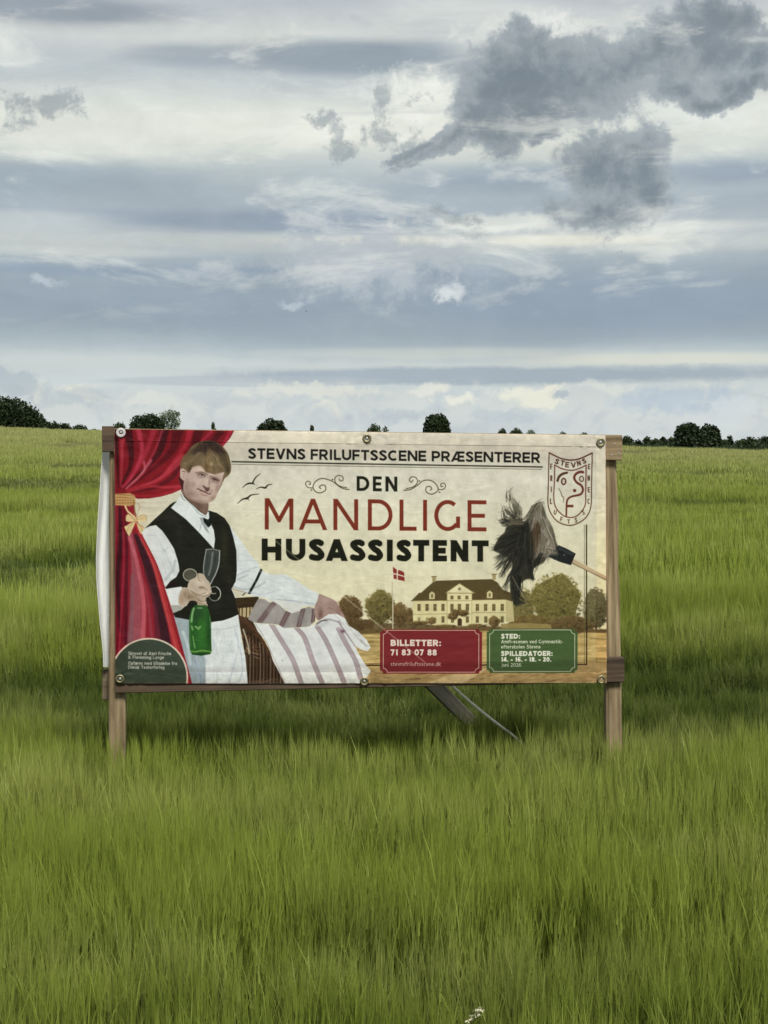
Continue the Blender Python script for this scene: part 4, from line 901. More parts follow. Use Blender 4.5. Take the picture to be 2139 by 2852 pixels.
    fc = zf([(330,640),(300,800),(285,930),(258,1080),(262,1220),(320,1330),(450,1420),(600,1480),(760,1505),(860,1480),(980,1400),(1050,1260),(1075,1200),(1130,1100),(1185,960),(1215,860),(1215,700),(900,520),(500,520)])
    bm = poly_mask(fc,1.3,True); put(bm[0],bm[1],(208,183,172)); c = full(bm)
    for x,y,rx,ry,cc,a,an in ((330,1100,12,30,(160,132,124),.8,10),(440,1300,16,12,(154,126,116),.7,35),(640,1440,22,5,(146,118,106),.8,12),(560,1000,14,12,(222,196,186),.8,0),(480,1060,8,10,(160,132,128),.6,0),(640,720,14,6,(226,202,190),.8,10),(1010,840,14,6,(206,184,172),.8,20),(800,1020,7,16,(232,210,200),.9,15),(930,1080,9,12,(222,198,188),.8,0),(690,1400,20,8,(200,176,164),.8,10),(1040,1150,6,16,(164,136,128),.8,15),(940,1380,12,8,(160,132,118),.7,-30),(900,1220,5,8,(160,134,130),.7,0),(420,900,12,14,(200,174,168),.7,0),(560,1330,10,10,(178,150,140),.6,0),(860,1020,4,10,(178,152,146),.8,10),(640,1120,9,7,(200,176,170),.8,0)): 
        p = zf([(x,y)])[0]; blob(p[0],p[1],rx,ry,cc,a,an,clip=c)
    K = lambda q,w,cc,a=.9,soft=1.5,**k: stroke(zf(q),w,cc,a,soft,clip=c,**k)
    blob(*zf([(670,835)])[0],15,6,(150,122,114),.75,12,clip=c); blob(*zf([(985,945)])[0],13,7,(136,106,100),.8,22,clip=c)
    K([(545,798),(640,782),(730,800),(815,838)],2.4,(118,92,78),.75,3,wm=4.8,w2=2.5)
    K([(585,846),(640,826),(700,834),(765,868)],2.2,(72,52,48),.9,2,wm=3.2); K([(600,860),(650,850),(720,868)],3.0,(196,180,174),.75,1.5); blob(*zf([(690,850)])[0],2.9,2.6,(54,44,42),.95,clip=c)
    K([(600,880),(680,902),(760,890)],1.8,(136,106,100),.7,2.5)
    K([(868,884),(950,896),(1040,932),(1092,976)],2.6,(122,94,82),.75,3,wm=4.6,w2=2.4)
    K([(895,934),(950,930),(1010,952),(1070,988)],2.4,(70,48,46),.9,2,wm=3.4); K([(920,955),(990,975)],2.6,(182,160,156),.7,1.5); blob(*zf([(968,956)])[0],2.8,2.6,(56,42,42),.95,clip=c)
    K([(905,980),(970,1012),(1050,1020)],1.8,(132,102,98),.7,2.5)
    K([(820,880),(850,960),(855,1060),(860,1130)],2,(168,142,136),.6,3)
    poly(zf([(690,1085),(740,1090),(790,1130),(870,1130),(862,1180),(835,1230),(780,1228),(760,1180),(715,1130)]),(104,74,70),.9,3,clip=c); blob(*zf([(800,1180)])[0],5,4,(84,58,54),.6,clip=c)
    K([(570,1172),(600,1165),(640,1190),(760,1238),(850,1285),(885,1265)],2,(84,46,44),.95,1.5,wm=3.4,w2=2); K([(600,1205),(690,1262),(800,1312)],3.4,(206,170,160),.9,2); K([(670,1290),(740,1320),(810,1325)],2.4,(150,118,110),.8,2.5); K([(562,1140),(574,1180)],1.6,(150,122,114),.5,2)
    K([(280,1240),(430,1390),(620,1465),(800,1500)],2.6,(136,108,98),.7,3); K([(1060,1230),(1120,1100),(1180,960)],3.2,(118,90,76),.7,2.5)
    # hair
    hr = zf([(360,310),(420,220),(500,150),(620,90),(740,60),(880,58),(1000,85),(1110,140),(1200,235),(1290,360),(1335,500),(1362,660),(1340,800),(1270,880),(1215,925),(1165,1010),(1170,900),(1200,790),(1110,800),(980,832),(880,800),(780,782),(720,700),(650,640),(560,640),(470,670),(430,740),(385,800),(330,760),(280,700),(205,700),(185,620),(210,520),(260,420)])
    bm = poly_mask(hr,1.3,True); put(bm[0],bm[1],(122,102,74)); c = full(bm)
    c1 = [(176,154,114),(150,132,102),(92,76,56),(126,108,82),(70,56,42),(168,152,122)]
    def hs(b0,t0,n,cols,sp=(4.5,4.5)): hairs(zf([b0])[0],zf([t0])[0],int(n*1.5),1.5,cols,sp,.42,clip=c,curve=2.5)
    hs((700,330),(450,640),70,c1); hs((640,300),(280,640),70,c1); hs((780,330),(700,700),60,c1); hs((860,350),(840,760),60,[(150,130,94),(176,158,122),(110,84,56)]); hs((950,360),(1050,780),60,c1); hs((1050,350),(1240,760),60,c1); hs((1150,340),(1290,800),40,[(82,70,48),(62,52,36),(112,98,70)])
    dd = [(62,46,38),(44,32,28),(90,72,60),(34,24,20)]
    hs((850,120),(480,330),60,dd+[(120,98,90)],(6,6)); hs((900,110),(1100,340),60,dd,(6,6)); hs((1000,140),(1200,330),40,dd,(6,6)); hs((760,130),(760,360),40,dd+[(116,96,88)],(7,6))
    blob(*zf([(900,590)])[0],7,6,(196,178,140),.7,clip=c); blob(*zf([(800,660)])[0],6,10,(112,78,50),.6,clip=c); blob(*zf([(410,700)])[0],5,10,(66,50,38),.7,20,clip=c); blob(*zf([(1290,700)])[0],6,18,(70,58,38),.8,clip=c)
    # glasses in the hand
    poly(z3([(435,130),(612,148),(602,300),(570,420),(520,520),(485,590),(430,520),(402,440),(405,300)]),(96,104,104),.55,2); 
    for q,w,cc,a in (([(437,132),(408,300),(402,430),(425,510),(480,588)],2,(206,212,210),.9),([(610,150),(600,310),(565,430),(515,530),(484,590)],2.4,(226,232,230),.9),([(437,132),(520,128),(610,148)],1.8,(200,206,204),.9),([(520,170),(500,330),(470,460)],5,(180,190,190),.4),([(560,200),(545,350),(505,470)],3,(40,46,46),.6),([(455,180),(440,380)],3,(50,56,56),.6)): stroke(z3(q),w,cc,a,2)
    el = lambda cx,cy,rx,ry,n=26: [(cx+rx*np.cos(t),cy+ry*np.sin(t)) for t in np.linspace(0,6.4,n)]
    poly(z3(el(230,460,86,76)),(92,92,80),.9,2,True); stroke(z3(el(230,460,88,78)),2.2,(206,200,184),.95)
    stroke(z3(el(545,700,78,92)),2,(196,198,188),.75); stroke(z3([(500,690),(530,700),(560,695)]),2.4,(220,220,212),.8); stroke(z3([(570,615),(612,660),(618,730),(590,770)]),2.2,(228,228,216),.9)
    # hand round the bottle neck
    hd = z3([(205,570),(235,520),(300,490),(330,440),(400,450),(440,510),(480,560),(500,640),(505,690),(460,740),(435,760),(440,810),(455,862),(380,850),(330,850),(310,800),(240,790),(190,830),(140,862),(85,835),(80,760),(95,690),(140,620),(190,620)])
    bm = poly_mask(hd,1.3,True); put(bm[0],bm[1],(204,188,170)); c = full(bm)
    for x,y,rx,ry,cc,a in ((240,740,20,12,(140,120,92),.8),(120,770,6,16,(182,150,126),.8),(170,700,6,10,(150,126,106),.7),(340,560,18,12,(222,206,192),.8),(430,700,14,6,(226,210,186),.8),(370,620,8,4,(140,118,100),.8),(330,800,10,5,(170,148,120),.8)):
        p = z3([(x,y)])[0]; blob(p[0],p[1],rx,ry,cc,a,clip=c)
    for q in ([(230,660),(290,700),(350,720),(430,690)],[(380,740),(450,720),(495,690)],[(350,620),(400,620),(440,650)],[(330,770),(370,800),(430,790)],[(330,450),(340,520),(380,560)],[(190,640),(215,700),(210,760)],[(300,820),(380,830),(450,858)]): stroke(z3(q),1.8,(116,94,74),.75,1.6,clip=c)
    for q in ([(250,640),(330,680),(420,660)],[(390,715),(460,695)],[(300,540),(400,560)]): stroke(z3(q),2.6,(232,218,200),.7,2,clip=c)
    stroke(z3([(85,830),(130,866),(190,850)]),1.8,(226,214,196),.9)
    # bottle
    bo = z3([(300,845),(440,850),(465,900),(488,980),(500,1060),(500,1250),(508,1440),(490,1480),(370,1502),(255,1488),(230,1440),(218,1350),(215,1100),(218,1000),(245,900)])
    bm = poly_mask(bo,1.2); put(bm[0],bm[1],(44,96,40)); c = full(bm)
    for x,y,rx,ry,cc,a in ((380,1200,14,50,(58,124,46),.8),(470,1200,5,60,(34,72,34),.8),(300,1000,8,20,(30,66,30),.8),(340,950,16,18,(40,74,42),.8),(370,1480,26,4,(22,52,22),.9)): p = z3([(x,y)])[0]; blob(p[0],p[1],rx,ry,cc,a,clip=c)
    for q,w,cc,a in (([(278,890),(258,960),(248,1060)],5,(150,196,132),.9),([(250,1120),(262,1165)],5,(128,180,106),.9),([(265,1250),(280,1340),(290,1400)],4,(116,170,96),.8),([(300,1125),(335,1145),(360,1125)],5,(140,186,120),.9),([(330,1150),(340,1160)],4,(140,186,120),.8),([(240,1445),(300,1450),(370,1436),(440,1440),(495,1450)],4,(122,170,76),.9),([(330,884),(380,884)],3,(160,190,140),.8),([(485,1000),(495,1150)],2,(120,160,110),.7),([(230,1020),(226,1200),(232,1380)],2,(90,140,80),.7),([(300,1298),(350,1300)],1.5,(150,186,130),.5)): stroke(z3(q),w,cc,a,2,clip=c)
def boxes():
    def plaque(x0,y0,x1,y1,col,inset):
        n = 11
        def sh(x0,y0,x1,y1,n):
            pts = []
            for cx,cy,a0 in ((x0,y0,90),(x1,y0,180),(x1,y1,270),(x0,y1,0)):
                for a in np.linspace(a0,a0-90,7): pts.append((cx+n*np.cos(np.radians(a)),cy+n*np.sin(np.radians(a))))
            return pts
        poly(sh(x0,y0,x1,y1,n*.8),col,.97,1.6); q = sh(x0+inset,y0+3.5,x1-inset,y1-4,n); stroke(q+q[:1],2,(222,190,170) if col[0] > 90 else (206,208,180),.95,smooth=False)
    plaque(1059,1751,1343,1876,(128,38,44),9); plaque(1356,1750,1609,1874,(72,98,56),8)
    w = (244,228,214)
    for i in range(6): blob(1090+prs.rand()*220,1790+prs.rand()*50,40,10,[(142,46,48),(112,30,42)][i%2],.35)
    text('BILLETTER:',1088.5,1229,1798.6,1798.6,18,.27,w,gap=.09); text('71 83 07 88',1088.5,1217,1824.8,1824.8,17,.25,w,gap=.10)
    text('stevnsfriluftsscene.dk',1088.5,1228,1854.5,1854.5,11,.15,(226,196,184),.9,.10,1.2)
    w = (240,240,222)
    text('STED:',1396,1449,1778,1778,14,.27,w,gap=.09); text('Amfi-scenen ved Gymnastik-',1396,1568,1791,1791,10,.17,w,.95,.10,1.2); text('efterskolen Stevns',1396,1506,1805.5,1805.5,10,.17,w,.95,.10,1.2)
    text('SPILLEDATOER:',1396,1540,1826.5,1826.5,14,.27,w,gap=.08); text('14. - 16. - 18. - 20.',1396,1536,1842.5,1842.5,13,.27,w,gap=.08); text('juni 2026',1398,1452,1856.5,1856.5,10,.16,w,.9,.10,1.2)
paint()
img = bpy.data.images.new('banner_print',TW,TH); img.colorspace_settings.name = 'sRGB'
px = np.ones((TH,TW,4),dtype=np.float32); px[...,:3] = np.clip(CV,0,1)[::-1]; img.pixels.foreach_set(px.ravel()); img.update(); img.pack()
m,nt = new_mat('printed_banner'); uvn = nt.nodes.new('ShaderNodeUVMap'); ti = nt.nodes.new('ShaderNodeTexImage'); ti.image = img; ti.extension = 'EXTEND'; nt.links.new(uvn.outputs[0],ti.inputs[0])
co,x,y,z = objco(nt); weave = noise(co,420.,2,.5); wr = noise(vec(x*1.6,y*1.6,z*3.2),3.0,5,.55,.8)
sc_ = nt.nodes.new('ShaderNodeMix'); sc_.data_type = 'RGBA'; sc_.blend_type = 'MULTIPLY'; sc_.inputs[0].default_value = 1; nt.links.new(ti.outputs[0],sc_.inputs[6]); sc_.inputs[7].default_value = (1,.99,.97,1); cimg = X(sc_.outputs[2])
p = principled(nt,cimg,.48,.35,wr*.8+weave*.04,.42,.02)
tr = nt.nodes.new('ShaderNodeBsdfTranslucent'); nt.links.new(cimg.v,tr.inputs[0])
mx = nt.nodes.new('ShaderNodeMixShader'); mx.inputs[0].default_value = .62; nt.links.new(p.outputs[0],mx.inputs[1]); nt.links.new(tr.outputs[0],mx.inputs[2]); out_shader(nt,mx.outputs[0]); M_PRINT = m
c3 = [S(*CORN[0]),S(*CORN[1]),S(*CORN[2]),S(*CORN[3])]
Hi = homography([(0,0),(1,0),(1,1),(0,1)],[(0,0),(1,0),(1,1),(0,1)])
def bpt(u,v,d=0.0):
    a = c3[0].lerp(c3[1],u); b = c3[3].lerp(c3[2],u); q = a.lerp(b,v)
    # cloth sags a little between its eyelets and puffs outward in the middle
    puff = .010*math.sin(math.pi*u)*math.sin(math.pi*v)+.0022*math.sin(u*23+v*5)*math.sin(math.pi*v)+.0016*math.sin(u*41-v*9+1)
    ten = 0
    for uu in (0.01,.514,.99):
        for vv in (.02,.98): ten += .006*math.exp(-(((u-uu)*3)**2+(v-vv)**2)*60)*math.cos(38*math.atan2(v-vv,(u-uu)*2+1e-5))
    return q+N*(puff+ten-d)
def sheet(u0,u1,v0,v1,nu,nv,d):
    V = []; F = []; UVs = []
    for j in range(nv+1):
        for i in range(nu+1):
            u = u0+(u1-u0)*i/nu; v = v0+(v1-v0)*j/nv; V.append(bpt(u,v,d)); UVs.append((u,1-v))
    for j in range(nv):
        for i in range(nu): a = j*(nu+1)+i; F.append((a,a+nu+1,a+nu+2,a+1))
    return V,F,UVs
V,F,UVs = sheet(0,1,0,1,140,70,.003)
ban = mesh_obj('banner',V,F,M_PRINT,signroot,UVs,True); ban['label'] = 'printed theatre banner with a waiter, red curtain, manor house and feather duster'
for (u0,u1,v0,v1,nu,nv) in ((0,1,0,.046,140,4),(0,1,.957,1,140,4),(0,.022,.046,.957,3,60),(.979,1,.046,.957,3,60)):
    V,F,UVs = sheet(u0,u1,v0,v1,nu,nv,.0004); mesh_obj('hem',V,F,M_PRINT,signroot,UVs,True)
# ---- eyelets and the white washer
def metal(name,c,r,me=1.0):
    m,nt = new_mat(name); co,x,y,z = objco(nt); n = noise(co,60.,4,.6); cc = mixc(sstep(.4,.75,n)*.6,c,tuple(v*.4 for v in c)); p = principled(nt,cc,r,.5); p.inputs['Metallic'].default_value = me; out_shader(nt,p.outputs[0]); return m
M_BRASS = metal('dull_brass',(.22,.20,.12),.55); M_STEEL = metal('zinc_screw',(.30,.31,.29),.6); M_PLAST = metal('pale_plastic',(.36,.34,.34),.6,0.0)
def ring(name,p,R,r,mat,parent,squash=.5):
    V = []; F = []; a,b = 28,8
    for i in range(a):
        t = i/a*2*math.pi
        for j in range(b):
            s = j/b*2*math.pi; rr = R+r*math.cos(s); q = p+U*(rr*math.cos(t))+Vector((0,0,1))*(rr*math.sin(t))+N*(r*squash*math.sin(s)); V.append(q)
    for i in range(a):
        for j in range(b): F.append((i*b+j,((i+1)%a)*b+j,((i+1)%a)*b+(j+1)%b,i*b+(j+1)%b))
    return mesh_obj(name,V,F,mat,parent,smooth=True)
def disc(name,p,R,t,mat,parent,dome=.3):
    V = [p+N*t]; F = []; n = 24
    for k,(rr,h) in enumerate(((R*.45,t*(1-dome*.3)),(R*.9,t*(1-dome)),(R,0))):
        for i in range(n): a = i/n*2*math.pi; V.append(p+U*(rr*math.cos(a))+Vector((0,0,1))*(rr*math.sin(a))+N*h)
    for i in range(n):
        F.append((0,1+i,1+(i+1)%n))
        for k in range(2): F.append((1+k*n+i,1+(k+1)*n+i,1+(k+1)*n+(i+1)%n,1+k*n+(i+1)%n))
    return mesh_obj(name,V,F,mat,parent,smooth=True)
for (px_e,py_e) in ((1022,1221),(1673.5,1232),(1015,1898),(1675,1893),(334,1891)):
    q = S(px_e,py_e,-.0065); e_ = ring('eyelet',q,.0205,.0070,M_BRASS,signroot); disc('screw_head',q-N*.004,.0105,.003,M_STEEL,signroot,.15)
q = S(336.5,1205,-.007); w_ = ring('washer',q,.020,.0095,M_PLAST,signroot,.35); w_['label'] = 'pale plastic washer in the top left corner'; disc('screw_head',q-N*.003,.0095,.007,M_STEEL,signroot)
for px_n,py_n in ((1712,1237),(1704,1268),(1722,1262)): disc('screw_head',S(px_n,py_n,.0138),.005,.002,M_STEEL,signroot)
# ---- the white sheet on the back of the frame, bulging past the left post
m,nt = new_mat('white_tarpaulin'); co,x,y,z = objco(nt); n = noise(vec(x*9.,y*9.,z*1.2),1.0,6,.6,.5); p = principled(nt,mixc(sstep(.3,.75,n)*.35,(.82,.83,.81),(.64,.67,.67)),.5,.3,n,.7,.02)
tr = nt.nodes.new('ShaderNodeBsdfTranslucent'); tr.inputs[0].default_value = (.78,.79,.76,1); mx = nt.nodes.new('ShaderNodeMixShader'); mx.inputs[0].default_value = .42; nt.links.new(p.outputs[0],mx.inputs[1]); nt.links.new(tr.outputs[0],mx.inputs[2]); out_shader(nt,mx.outputs[0]); M_TARP = m
V = []; F = []; nu,nv = 30,40
edge = [(0,285),(.15,279),(.35,271),(.5,267),(.62,269),(.8,278),(.92,286),(1,288)]
for j in range(nv+1):
    v = j/nv; xl = np.interp(v,[e[0] for e in edge],[e[1] for e in edge]); py0 = 1254+(1858-1254)*v
    for i in range(nu+1):
        u = (i/nu)**2; x = xl+(452-xl)*u
        d = .165-.10*math.exp(-u*14)-.012*math.sin(math.pi*v)*(1-u)**.5-.012*math.exp(-((u-.004)/.004)**2)+.006*math.sin(i*.9+v*4)*math.sin(math.pi*v)
        V.append(S(x,py0 if i else py0,d))
for j in range(nv):
    for i in range(nu): a = j*(nu+1)+i; F.append((a,a+nu+1,a+nu+2,a+1))
o = mesh_obj('rear_sheet',V,F,M_TARP,signroot,smooth=True); o['label'] = 'white tarpaulin on the back of the frame, bulging out past the left post'
# ---- white guy rope
def tube(name,pts,r,mat,parent=None,n=6):
    V = []; F = []
    for i,p in enumerate(pts):
        t = (pts[min(i+1,len(pts)-1)]-pts[max(i-1,0)]).normalized(); a = t.cross(Vector((0,0,1))).normalized(); b = t.cross(a)
        rr = r[i] if isinstance(r,(list,tuple)) else r
        for k in range(n): q = k/n*2*math.pi; V.append(p+a*(rr*math.cos(q))+b*(rr*math.sin(q)))
    for i in range(len(pts)-1):
        for k in range(n): F.append((i*n+k,i*n+(k+1)%n,(i+1)*n+(k+1)%n,(i+1)*n+k))
    F.append(tuple(range(n))); F.append(tuple(range((len(pts)-1)*n,len(pts)*n))[::-1])
    return mesh_obj(name,V,F,mat,parent,smooth=True)
m,nt = new_mat('white_rope'); co,x,y,z = objco(nt); wv = nt.nodes.new('ShaderNodeTexWave'); wv.inputs['Scale'].default_value = 60; nt.links.new(co,wv.inputs[0]); out_shader(nt,principled(nt,mixc(X(wv.outputs['Fac']),(.82,.81,.77),(.68,.67,.62)),.8,.2).outputs[0]); M_ROPE = m
ra = S(1225,1880,.20); rb = at(1425,2046,9.3); pts = [ra.lerp(rb,t/14)-Vector((0,0,.012*math.sin(math.pi*t/14))) for t in range(15)]
pts.append(rb+(rb-ra)*.35)
tag(tube('guy_rope',pts,.009,M_ROPE),'white guy rope running down into the barley from behind the banner','rope')
# ---------------------------------------------------------------- trees and shrubs
def foliage_mat(name,a,b,c):
    m,nt = new_mat(name); P,x,y,z = posco(nt); n = noise(P,.9,4,.6); n2 = noise(P,6.,3,.6)
    cc = mixc(sstep(.35,.65,n),a,b); cc = mixc(sstep(.5,.75,n2)*.6,cc,c)
    p = principled(nt,cc,.6,.2); t = nt.nodes.new('ShaderNodeBsdfTranslucent'); nt.links.new(cc.v,t.inputs[0]); mx = nt.nodes.new('ShaderNodeMixShader'); mx.inputs[0].default_value = .2; nt.links.new(p.outputs[0],mx.inputs[1]); nt.links.new(t.outputs[0],mx.inputs[2]); out_shader(nt,mx.outputs[0]); return m
M_FD = foliage_mat('dark_hedgerow_leaves',(.009,.017,.006),(.017,.028,.009),(.028,.040,.012))
M_FM = foliage_mat('mid_green_leaves',(.018,.030,.010),(.030,.045,.015),(.048,.060,.022))
M_FL = foliage_mat('grey_green_leaves',(.075,.105,.060),(.11,.14,.08),(.15,.17,.09))
m,nt = new_mat('bark'); co,x,y,z = objco(nt); n = noise(vec(x*8.,y*8.,z*2.),1.,5,.6); out_shader(nt,principled(nt,mixc(n,(.02,.017,.012),(.05,.042,.03)),.9,.1,n,.5,.03).outputs[0]); M_BARK = m
def tree(name,label,cat,px0,px1,top,base,Y,mat,blobs=None,density=1.0,group=None,leaf=.15,sparse=False,seed=0,parts=('trunk','crown')):
    """crown between photo columns px0..px1, from row top down to row base, standing at distance Y"""
    r = random.Random(seed+int(px0)); c = at((px0+px1)/2,base,Y); k = Y/FPX; W = (px1-px0)*k; zt = at(0,top,Y).z; gz = float(terrain(c.x,Y)); zb = min(c.z,gz+.3) 
    H = zt-gz; root = empty(name,(c.x,Y,gz),label,cat,group)
    V = []; F = []
    bl = blobs or [(-.22,.55,.30,.34),(.20,.60,.30,.34),(0,.72,.30,.26),(-.33,.34,.18,.26),(.34,.36,.17,.26),(0,.35,.36,.32),(-.1,.15,.40,.16),(.12,.16,.36,.16)]
    Hc = zt-zb
    tot = sum(b[2]*b[3] for b in bl); area = W*Hc
    n = int(min(14000,max(400 if density > .5 else 110,area/(leaf*leaf)*10*density)))
    for b in bl:
        nb = int(n*b[2]*b[3]/tot)
        for i in range(nb):
            th = r.random()*2*math.pi; ph = math.acos(2*r.random()-1); rr = (r.random()**.45)*(1+r.gauss(0,.07))
            x = c.x+W*(b[0]+b[2]*rr*math.sin(ph)*math.cos(th)); z = zb+Hc*(b[1]+b[3]*rr*math.cos(ph)); y = Y+W*.42*b[2]/.3*rr*math.sin(ph)*math.sin(th)*.8
            if z < gz+.02 or z > zt+.25*leaf*4: continue
            s = leaf*(.5+r.random()*.9); a1 = Vector((r.gauss(0,1),r.gauss(0,1),r.gauss(0,1))).normalized(); a2 = a1.cross(Vector((r.gauss(0,1),r.gauss(0,1),r.gauss(0,1)))).normalized()
            q = Vector((x,y,z)); o = len(V); V += [q-a1*s,q+a2*s*.6,q+a1*s,q-a2*s*.6]; F.append((o,o+1,o+2,o+3))
    mesh_obj(parts[1],V,F,mat,root)
    # trunk and limbs
    V = []; F = []
    def limb(a,b,r0,r1):
        t = (b-a).normalized(); u = t.cross(Vector((.3,1,.2))).normalized(); w = t.cross(u); o = len(V)
        for q,rr in ((a,r0),(a.lerp(b,.5)+u*r.gauss(0,.04)*(b-a).length,(r0+r1)/2),(b,r1)):
            for i in range(6): t_ = i/6*2*math.pi; V.append(q+u*rr*math.cos(t_)+w*rr*math.sin(t_))
        for j in range(2):
            for i in range(6): F.append((o+j*6+i,o+j*6+(i+1)%6,o+(j+1)*6+(i+1)%6,o+(j+1)*6+i))
    foot = Vector((c.x,Y,gz-.2)); fork = Vector((c.x+W*.02,Y,gz+H*.35)); R0 = max(.016,W*.030)
    limb(foot,fork,R0,R0*.7)
    for b in bl[:6]:
        e = Vector((c.x+W*b[0],Y+r.gauss(0,.1)*W,zb+Hc*(b[1]+b[3]*.5))); limb(fork,e,R0*.55,R0*.12)
        for j in range(3 if not sparse else 7): limb(fork.lerp(e,.5+.1*r.random()),e+Vector((r.gauss(0,.14)*W,r.gauss(0,.1)*W,r.gauss(0,.12)*Hc)),R0*.22,R0*.05)
    mesh_obj(parts[0],V,F,M_BARK,root)
    return root
k = 1.2894
T = lambda *a,**q: tree(*a,**q)
dome = None
T('tree','tall dark tree cut by the left edge of the picture, highest of the wood','tree',-95,95,1100,1196,195,M_FD,density=1.0,leaf=.22)
T('tree','dark tree second from the left edge, sloping down toward the field','tree',40,120,1130,1198,196,M_FD,leaf=.20)
T('tree','lower dark tree at the right end of the left wood','tree',80,134,1154,1198,197,M_FD,leaf=.18)
sg = 'low shrubs along the left field edge'
T('shrub','first low shrub right of the left wood','shrub',108,152,1172,1200,185,M_FD,group=sg,leaf=.15,parts=('stem','foliage'))
T('shrub','ragged shrub with a spiky top in the left field-edge row','shrub',138,166,1171,1203,186,M_FM,group=sg,leaf=.14,parts=('stem','foliage'))
T('shrub','widest rounded shrub of the left field-edge row','shrub',156,200,1176,1206,185,M_FD,group=sg,leaf=.15,parts=('stem','foliage'))
T('shrub','domed shrub nearest the banner in the left field-edge row','shrub',196,246,1181,1210,184,M_FD,group=sg,leaf=.14,parts=('stem','foliage'))
T('shrub','lowest trailing shrub at the right end of the left row','shrub',238,284,1194,1212,184,M_FM,group=sg,leaf=.12,parts=('stem','foliage'))
T('shrub','small bush showing just above the top left corner of the banner','shrub',314,350,1174,1216,178,M_FM,leaf=.13,parts=('stem','foliage'))
T('bush','broad flat-topped dark bush above the red curtain','bush',362,462,1152,1222,178,M_FD,leaf=.16,blobs=[(-.25,.6,.26,.34),(.05,.72,.30,.28),(.28,.55,.22,.34),(-.1,.4,.42,.34),(.1,.25,.4,.26),(-.36,.45,.14,.3)],parts=('stem','foliage'))
T('tree','thin wispy grey-green tree leaning out beside the flat-topped bush','tree',430,506,1138,1222,182,M_FL,density=.16,leaf=.12,sparse=True,blobs=[(.10,.8,.30,.18),(.30,.62,.18,.18),(-.15,.7,.22,.22),(-.3,.4,.14,.3),(.1,.45,.3,.2),(.36,.84,.10,.1)])
T('sapling','tiny forked sapling above the top rail, right of the curtain','sapling',584,604,1176,1220,178,M_FM,density=.35,leaf=.09,blobs=[(0,.78,.26,.22),(.3,.5,.26,.2),(-.3,.42,.26,.2)],parts=('stem','foliage'))
T('bush','low domed green bush above the words at the left of the heading','bush',712,802,1162,1226,178,M_FD,leaf=.16,blobs=[(-.05,.62,.24,.34),(-.28,.45,.2,.34),(.22,.58,.2,.32),(.36,.36,.13,.28),(0,.3,.44,.28)],parts=('stem','foliage'))
T('sapling','tiny round-headed sapling above the heading','sapling',862,876,1182,1224,178,M_FM,density=.5,leaf=.08,blobs=[(0,.80,.44,.18),(.1,.35,.4,.2)],parts=('stem','foliage'))
T('bush','loose green bush above the middle eyelet','bush',1022,1062,1178,1228,178,M_FM,leaf=.12,density=.7,parts=('stem','foliage'))
T('shrub','thin shrub beside the bush over the middle eyelet','shrub',1060,1084,1184,1230,179,M_FM,leaf=.10,density=.3,parts=('stem','foliage'))
T('bush','tall round almost black bush above the middle of the banner','bush',1176,1256,1150,1232,178,M_FD,leaf=.15,density=1.3,blobs=[(-.12,.66,.30,.30),(.16,.66,.28,.30),(0,.76,.26,.22),(-.3,.45,.18,.34),(.32,.45,.17,.36),(0,.35,.44,.34),(0,.14,.44,.2)],parts=('stem','foliage'))
sg = 'small bushes over the right half of the top rail'
T('bush','leftmost small bush above the last words of the heading','bush',1386,1412,1191,1236,180,M_FM,group=sg,leaf=.11,parts=('stem','foliage'))
T('bush','round-topped small bush, second above the last words of the heading','bush',1418,1456,1190,1236,180,M_FM,group=sg,leaf=.11,parts=('stem','foliage'))
T('bush','feathery small bush, third above the last words of the heading','bush',1464,1492,1194,1238,180,M_FL,group=sg,leaf=.10,density=.5,parts=('stem','foliage'))
T('bush','flat bump of foliage above the left side of the crest','bush',1552,1580,1200,1240,180,M_FM,group=sg,leaf=.10,parts=('stem','foliage'))
T('bush','flat bump of foliage above the right side of the crest','bush',1612,1640,1202,1240,180,M_FM,group=sg,leaf=.10,parts=('stem','foliage'))
T('bush','large two-lobed dark bush standing out right of the sign','bush',1876,2010,1174,1260,172,M_FD,leaf=.17,density=1.3,blobs=[(-.22,.62,.26,.34),(.22,.56,.26,.34),(-.16,.76,.2,.2),(.28,.68,.16,.2),(-.36,.4,.14,.34),(.37,.36,.13,.3),(0,.36,.46,.32),(0,.14,.46,.2)],parts=('stem','foliage'))
sg = 'trees of the far treeline right of the sign'
lab = ['half hidden behind the top right corner of the frame','second right of the sign corner','upright, in front of the gap right of the sign','low and rounded, middle of the stretch between sign and big bush','pointed, left of the big dark bush','touching the left side of the big dark bush','just right of the big dark bush','slim and tallest right of the big dark bush','broad and low in the right stretch','rounded, second from the right edge','cut by the right edge of the picture','dark and low beyond the right stretch']
rows = [(1722,1766,1213),(1760,1792,1222),(1790,1814,1213),(1808,1842,1220),(1834,1858,1214),(1852,1886,1216),(2000,2032,1222),(2024,2042,1208),(2038,2074,1224),(2068,2110,1216),(2104,2160,1212),(2056,2084,1219)]
for i,(a,b,t) in enumerate(rows):
    T('far_tree','far blurred tree '+lab[i],'tree',a,b,t,1253,230+(i%3)*9,[M_FM,M_FD,M_FM][i%3],group=sg,leaf=.20)
